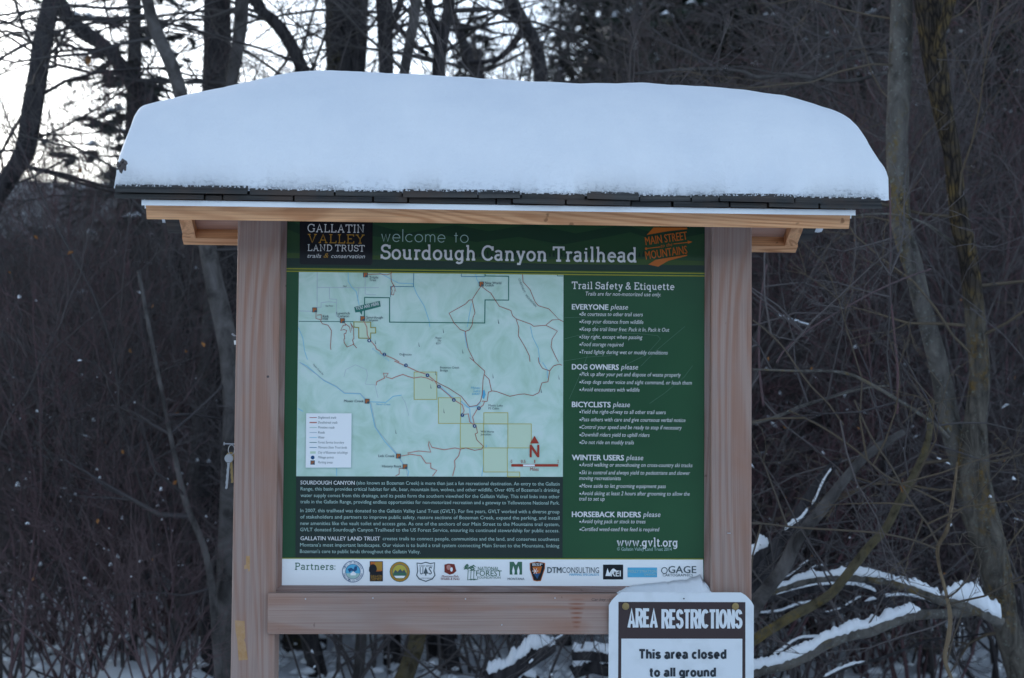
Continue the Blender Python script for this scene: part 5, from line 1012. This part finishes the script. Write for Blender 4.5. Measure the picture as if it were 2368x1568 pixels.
for px_, y, s_, k in ((-60, 16, .7, 0), (200, 26, .8, 0), (430, 22, .9, 1), (620, 15, .8, 2), (700, 26, 1.0, 0), (960, 16, .8, 0), (1060, 20, 1.0, 1), (1130, 13, .8, 2), (1190, 22, 1.0, 0)):
    x = at(px_, 900, y)[0]; place_tree(x, y, s_, k, 'small bare tree of the background wood against the white sky', 'background bare trees at left')
for px_, y, s_, k in ((1290, 11, .9, 0), (1350, 13, .9, 2), (1410, 9.5, .8, 1), (1330, 8.5, .75, 2), (1560, 10.5, .8, 2), (1750, 9.5, .75, 0), (1960, 10, .8, 2), (2330, 10, .8, 1)):
    x = at(px_, 900, y)[0]; place_tree(x, y, s_, k, 'bare tree standing in front of the dark conifers', 'bare trees before the conifers')
# conifers
def conifer(seed, H, W, dens=1.0, m=None, droop=-.15, sparse=1.0):
    rg = random.Random(seed); tr = MB().tube([(0, 0, -.1), (rg.gauss(0, .05), 0, H*.5), (0, 0, H)], [H*.017, H*.010, .01], 8)
    cr = MB(); n = int(H*7*dens)
    snow_ = MB()
    for i in range(n):
        z = H*(.06+.92*(i+rg.random())/n); L_ = W*(1-(z/H)**1.15)*rg.uniform(.65, 1.1)*sparse+.12; an = i*2.399+rg.gauss(0, .25); c_, s__ = math.cos(an), math.sin(an); ns = max(3, int(L_/.20))
        for k in range(ns):
            f0 = (k+.3)/ns; q_ = Vector((c_*L_*f0, s__*L_*f0, z+droop*L_*f0*f0*2+.05*rg.gauss(0, 1)))
            for j in range(5):
                sg_ = 1 if j % 2 else -1; ll = .26*(1.15-f0)*W/1.6*rg.uniform(.6, 1.3)+.07; dv = Vector((c_*.6-s__*sg_*rg.uniform(.3, 1.1), s__*.6+c_*sg_*rg.uniform(.3, 1.1), rg.uniform(-.45, .1))).normalized()*ll; wv = Vector((-dv.y, dv.x, rg.uniform(-.1, .1)))*.16+Vector((0, 0, rg.uniform(-.03, .03)))
                b0 = q_+Vector((rg.gauss(0, .03),)*3); cr.add([b0, b0+dv*.5+wv, b0+dv, b0+dv*.5-wv], [(0, 1, 2, 3)])
            if rg.random() < .16:
                for j in range(3):
                    b0 = q_+Vector((rg.gauss(0, .06), rg.gauss(0, .06), .035)); ss = rg.uniform(.02, .075); snow_.add([b0+Vector((-ss, 0, 0)), b0+Vector((0, -ss, 0)), b0+Vector((ss, 0, 0)), b0+Vector((0, ss, 0)), b0+Vector((0, 0, ss*.7))], [(0, 1, 4), (1, 2, 4), (2, 3, 4), (3, 0, 4), (3, 2, 1, 0)])
    res_ = []
    for nm, mb_, mm in (('trunk', tr, B_dark), ('crown', cr, m or M_needle), ('snow_on_boughs', snow_, M_snow2)):
        o = mb_.build(nm, mm, None); res_.append((nm, o.data)); bpy.data.objects.remove(o)
    return res_
cf = [conifer(301, 11, 2.3, 1.3), conifer(302, 13, 2.6, 1.2), conifer(303, 9, 2.0, 1.4)]
def place_conifer(x, y, s_, k, label, group=None, src=None, drop=.1):
    root = empty('conifer', (x, y, ground_z(x, y)-drop)); tag(root, label, 'conifer', group); root.scale = (s_,)*3; root.rotation_euler = (0, 0, rg.uniform(0, TAU))
    for nm, me in (src or cf[k]):
        o = bpy.data.objects.new(nm, me); C.objects.link(o); o.parent = root
for i, (px_, y) in enumerate(((1360, 26), (1430, 20), (1500, 15.5), (1570, 22), (1630, 14.5), (1700, 19), (1765, 13.5), (1830, 17), (1900, 13), (1960, 19), (2030, 14.5), (2110, 18), (2180, 14), (2260, 19), (2340, 14.5), (2430, 18), (2500, 14), (1290, 34), (1880, 26), (2150, 27), (2300, 28), (1600, 28), (2460, 24))):
    place_conifer(at(px_, 900, y)[0], y, rg.uniform(.95, 1.25), i % 3, 'dark snow flecked conifer of the wood behind the right side', 'conifers behind the right side')
pine = conifer(310, 8.5, 1.9, 1.25, M_needle2, .12, .9)
place_conifer(at(290, 900, 10)[0], 10, .95, 0, 'thin pine seen through bare branches left of the roof', src=pine)
place_conifer(at(235, 900, 13)[0], 13, .52, 0, 'small drooping conifer just left of the snow cap edge', src=conifer(311, 7.5, 1.6, .7, M_needle2, -.3))
place_conifer(at(735, 900, 12)[0], 12, .62, 0, 'pine tip showing beside the thickest trunk', src=pine)
place_conifer(at(1090, 900, 17)[0], 17, .8, 0, 'dim conifer behind the Y shaped trunk', src=cf[2])
# clumps of snow caught in the thicket: too many and too small to count
mb = MB(); rg = random.Random(77)
def lump(x, y, z, r_):
    vs = []
    for j, (h_, rr) in enumerate(((-.5, .6), (.0, 1.0), (.5, .62))):
        for k in range(6):
            an = TAU*k/6+j*.5; q_ = rr*r_*rg.uniform(.75, 1.2); vs.append((x+math.cos(an)*q_*1.25, y+math.sin(an)*q_, z+h_*r_*.75))
    vs.append((x, y, z+r_*.75))
    mb.add(vs, [(j*6+k, j*6+(k+1) % 6, (j+1)*6+(k+1) % 6, (j+1)*6+k) for j in range(2) for k in range(6)]+[(12+k, 12+(k+1) % 6, 18) for k in range(6)]+[(5, 4, 3, 2, 1, 0)])
bpy.context.view_layer.update()
for ri, so_ in shrubs:                                # snow lies along the flatter twigs of the nearer shrubs
    if ri > 2: continue
    A_, B_, ra_ = SEG[so_.data.name]; M_ = np.array(so_.matrix_world); A2 = A_ @ M_[:3, :3].T+M_[:3, 3]; B2 = B_ @ M_[:3, :3].T+M_[:3, 3]
    D_ = B2-A2; L_ = np.linalg.norm(D_, axis=1); ok = np.where((np.abs(D_[:, 2])/(L_+1e-9) < .62) & (A2[:, 2] < 2.3) & (A2[:, 2] > .05))[0]
    if not len(ok): continue
    for _ in range((110, 100, 70)[ri]):
        i_ = ok[rg.randrange(len(ok))]; h_ = A2[i_][2]
        if rg.random() < min(.97, .30+h_/3.0): continue
        w_ = rg.uniform(.003, .012)*(1+.25*ri); f0_ = rg.uniform(0, .6); a_, b_ = A2[i_]+(B2[i_]-A2[i_])*f0_, A2[i_]+(B2[i_]-A2[i_])*(f0_+rg.uniform(.15, .4)); side = np.array([-(b_-a_)[1], (b_-a_)[0], 0]); side = side/(np.linalg.norm(side)+1e-9); n_ = 5; vs = []
        for k in range(n_):
            f_ = k/(n_-1); c_ = a_+(b_-a_)*f_; e_ = math.sin(math.pi*min(1, max(0, f_*.86+.07)))**.5*rg.uniform(.6, 1.15); ww = w_*e_; hh = w_*e_*rg.uniform(.8, 1.7)
            vs += [c_-side*ww, c_-side*ww*.7+np.array([0, 0, hh*.8]), c_+np.array([0, 0, hh*1.2]), c_+side*ww*.7+np.array([0, 0, hh*.8]), c_+side*ww]
        mb.add(vs, [(k*5+q, k*5+q+1, (k+1)*5+q+1, (k+1)*5+q) for k in range(n_-1) for q in range(4)]+[(0, 1, 2, 3, 4), ((n_-1)*5+4, (n_-1)*5+3, (n_-1)*5+2, (n_-1)*5+1, (n_-1)*5)])
for k in range(420):
    px_ = rg.uniform(-60, 2430); y = rg.uniform(3.4, 7.5); q_ = at(px_, 900, y); z_ = ground_z(q_[0], y)
    for j in range(3): lump(q_[0]+rg.gauss(0, .06), y+rg.gauss(0, .04), z_+abs(rg.gauss(0, .05)), rg.uniform(.012, .05))
o = mb.build('snow_clumps', M_snow2, None, True); tag(o, 'bits of snow caught on twigs all through the thicket', 'snow', kind='stuff')
# the tangle of fine stems that fills the slope behind the single shrubs
S = Segs(); rg = random.Random(91)
for k in range(5200):
    px_ = rg.uniform(-120, 2500); y = rg.uniform(15 if 600 < px_ < 1500 else 11, 30); x = at(px_, 900, y)[0]; z = ground_z(x, y); hh = rg.uniform(.8, 2.0)*(1+y*.03)*(.6 if px_ > 1250 else 1)
    if px_ < 1250: hh = min(hh, max(.4, 1.6+(y+4.7)*math.tan(R(7.6))-z))
    p_ = (x, y, z); d_ = unit((rg.gauss(0, .45), rg.gauss(0, .3), 1)); r_ = rg.uniform(.003, .007)*(1+y*.03); n_ = 6
    for i in range(n_):
        d_ = unit((d_[0]+rg.gauss(0, .16), d_[1]+rg.gauss(0, .1), d_[2]+rg.gauss(0, .12))); q_ = tuple(p_[j]+d_[j]*hh/n_ for j in range(3)); S.seg(p_, q_, r_*(1-.8*i/n_), r_*(1-.8*(i+1)/n_))
        if i > 0:
            for _ in range(2):
                e_ = unit((d_[0]+rg.gauss(0, .8), d_[1]+rg.gauss(0, .5), d_[2]+rg.gauss(0, .5))); l_ = hh*rg.uniform(.1, .35); m_ = tuple(q_[j]+e_[j]*l_ for j in range(3)); S.seg(q_, m_, r_*.5, r_*.2)
        p_ = q_
tag(meshobj('undergrowth', S.mesh('undergrowth', T_shrub)), 'dense tangle of fine bare stems covering the slope behind the kiosk', 'undergrowth', kind='stuff')
# a few curled leaves
def leaf(px_, py_, Y, label, s_=.02):
    q_ = at(px_, py_, Y); m_ = MB(); m_.add([(0, 0, -s_), (s_*.6, -.004, -.2*s_), (s_*.35, 0, s_*.8), (0, .004, s_), (-s_*.5, -.003, s_*.2), (0, .006, 0)], [(0, 1, 5), (1, 2, 5), (2, 3, 5), (3, 4, 5), (4, 0, 5)]); m_.tube([(0, 0, s_), (.004, 0, s_*1.8)], [.0012, .0008], 5)
    o = m_.build('dead_leaf', M_leaf); o.location = q_; tag(o, label, 'leaf')
M_leaf = mat('dead_leaf_brown', (.20, .10, .04), .7, .2)
leaf(203, 140, 3.2, 'dark curled leaf hanging against the white sky', .028); leaf(185, 395, 3.0, 'small orange leaf in the dark thicket at left', .014); leaf(2085, 1128, 1.4, 'dry brown leaf in the right thicket', .02)
rgl = random.Random(5); M_leaf2 = mat('dead_leaf_orange', (.30, .13, .04), .7, .2); lm_ = MB().add([(0, 0, -.012), (.008, -.004, 0), (0, .003, .014), (-.007, -.002, .002)], [(0, 1, 2, 3)]).build('dead_leaf', M_leaf2); lme = lm_.data; bpy.data.objects.remove(lm_)
for k in range(34):
    side_ = (rgl.uniform(0, 520) if k % 2 else rgl.uniform(1760, 2360)); Yl = rgl.uniform(2.6, 4.5); o = meshobj('dead_leaf', lme, None, tuple(at(side_, rgl.uniform(420, 1350), Yl))); o.rotation_euler = (rgl.uniform(-1, 1), rgl.uniform(-1, 1), rgl.uniform(0, 6)); s_ = rgl.uniform(.7, 1.3); o.scale = (s_, s_, s_)
    tag(o, 'tiny orange dead leaf clinging in the thicket', 'leaf', 'orange dead leaves in the thicket')
q_ = at(281, 381, -.40); m_ = MB()
for k in range(9): lump_r = .008; m_.tube([(random.gauss(0, .006), random.gauss(0, .006), random.gauss(0, .007)) for _ in range(3)], [.006, .005, .003], 6)
o = m_.build('twig_debris', T_shrub); o.location = q_; tag(o, 'dark bit of twig stuck in the left end of the roof snow', 'twig')
# ================================================================== LIGHT
W = bpy.data.worlds.new('World'); bpy.context.scene.world = W; W.use_nodes = True; nt = W.node_tree
bgn = nt.nodes['Background']; sky = nt.nodes.new('ShaderNodeTexSky'); sky.sky_type = 'NISHITA'; sky.sun_disc = False
EL, AZ = R(9), R(-28)                                   # low sun ahead on the left, behind the wood
sky.sun_elevation = EL; sky.sun_rotation = AZ; sky.altitude = 1500; sky.air_density = 1.0; sky.dust_density = 2.0; sky.ozone_density = 2.0
bw = nt.nodes.new('ShaderNodeRGBToBW'); nt.links.new(sky.outputs[0], bw.inputs[0]); mx = nt.nodes.new('ShaderNodeMix'); mx.data_type = 'RGBA'; mx.inputs[0].default_value = .45
nt.links.new(sky.outputs[0], mx.inputs[6]); nt.links.new(bw.outputs[0], mx.inputs[7]); nt.links.new(mx.outputs[2], bgn.inputs[0])
bgn.inputs[1].default_value = .15                     # thin overcast pales the sky
sd = bpy.data.lights.new('sun', 'SUN'); sd.energy = .5; sd.angle = R(14); sd.color = (1, .93, .85); so = bpy.data.objects.new('sun', sd); C.objects.link(so)
dirv = Vector((math.sin(AZ)*math.cos(EL), math.cos(AZ)*math.cos(EL), math.sin(EL))); so.rotation_euler = dirv.to_track_quat('Z', 'Y').to_euler()
sc = bpy.context.scene; sc.view_settings.view_transform = 'Standard'; sc.view_settings.look = 'None'; sc.view_settings.gamma = 1; sc.view_settings.exposure = 1.95
sc.cycles.use_denoising = True; sc.cycles.max_bounces = 6; sc.cycles.diffuse_bounces = 3; sc.cycles.glossy_bounces = 3
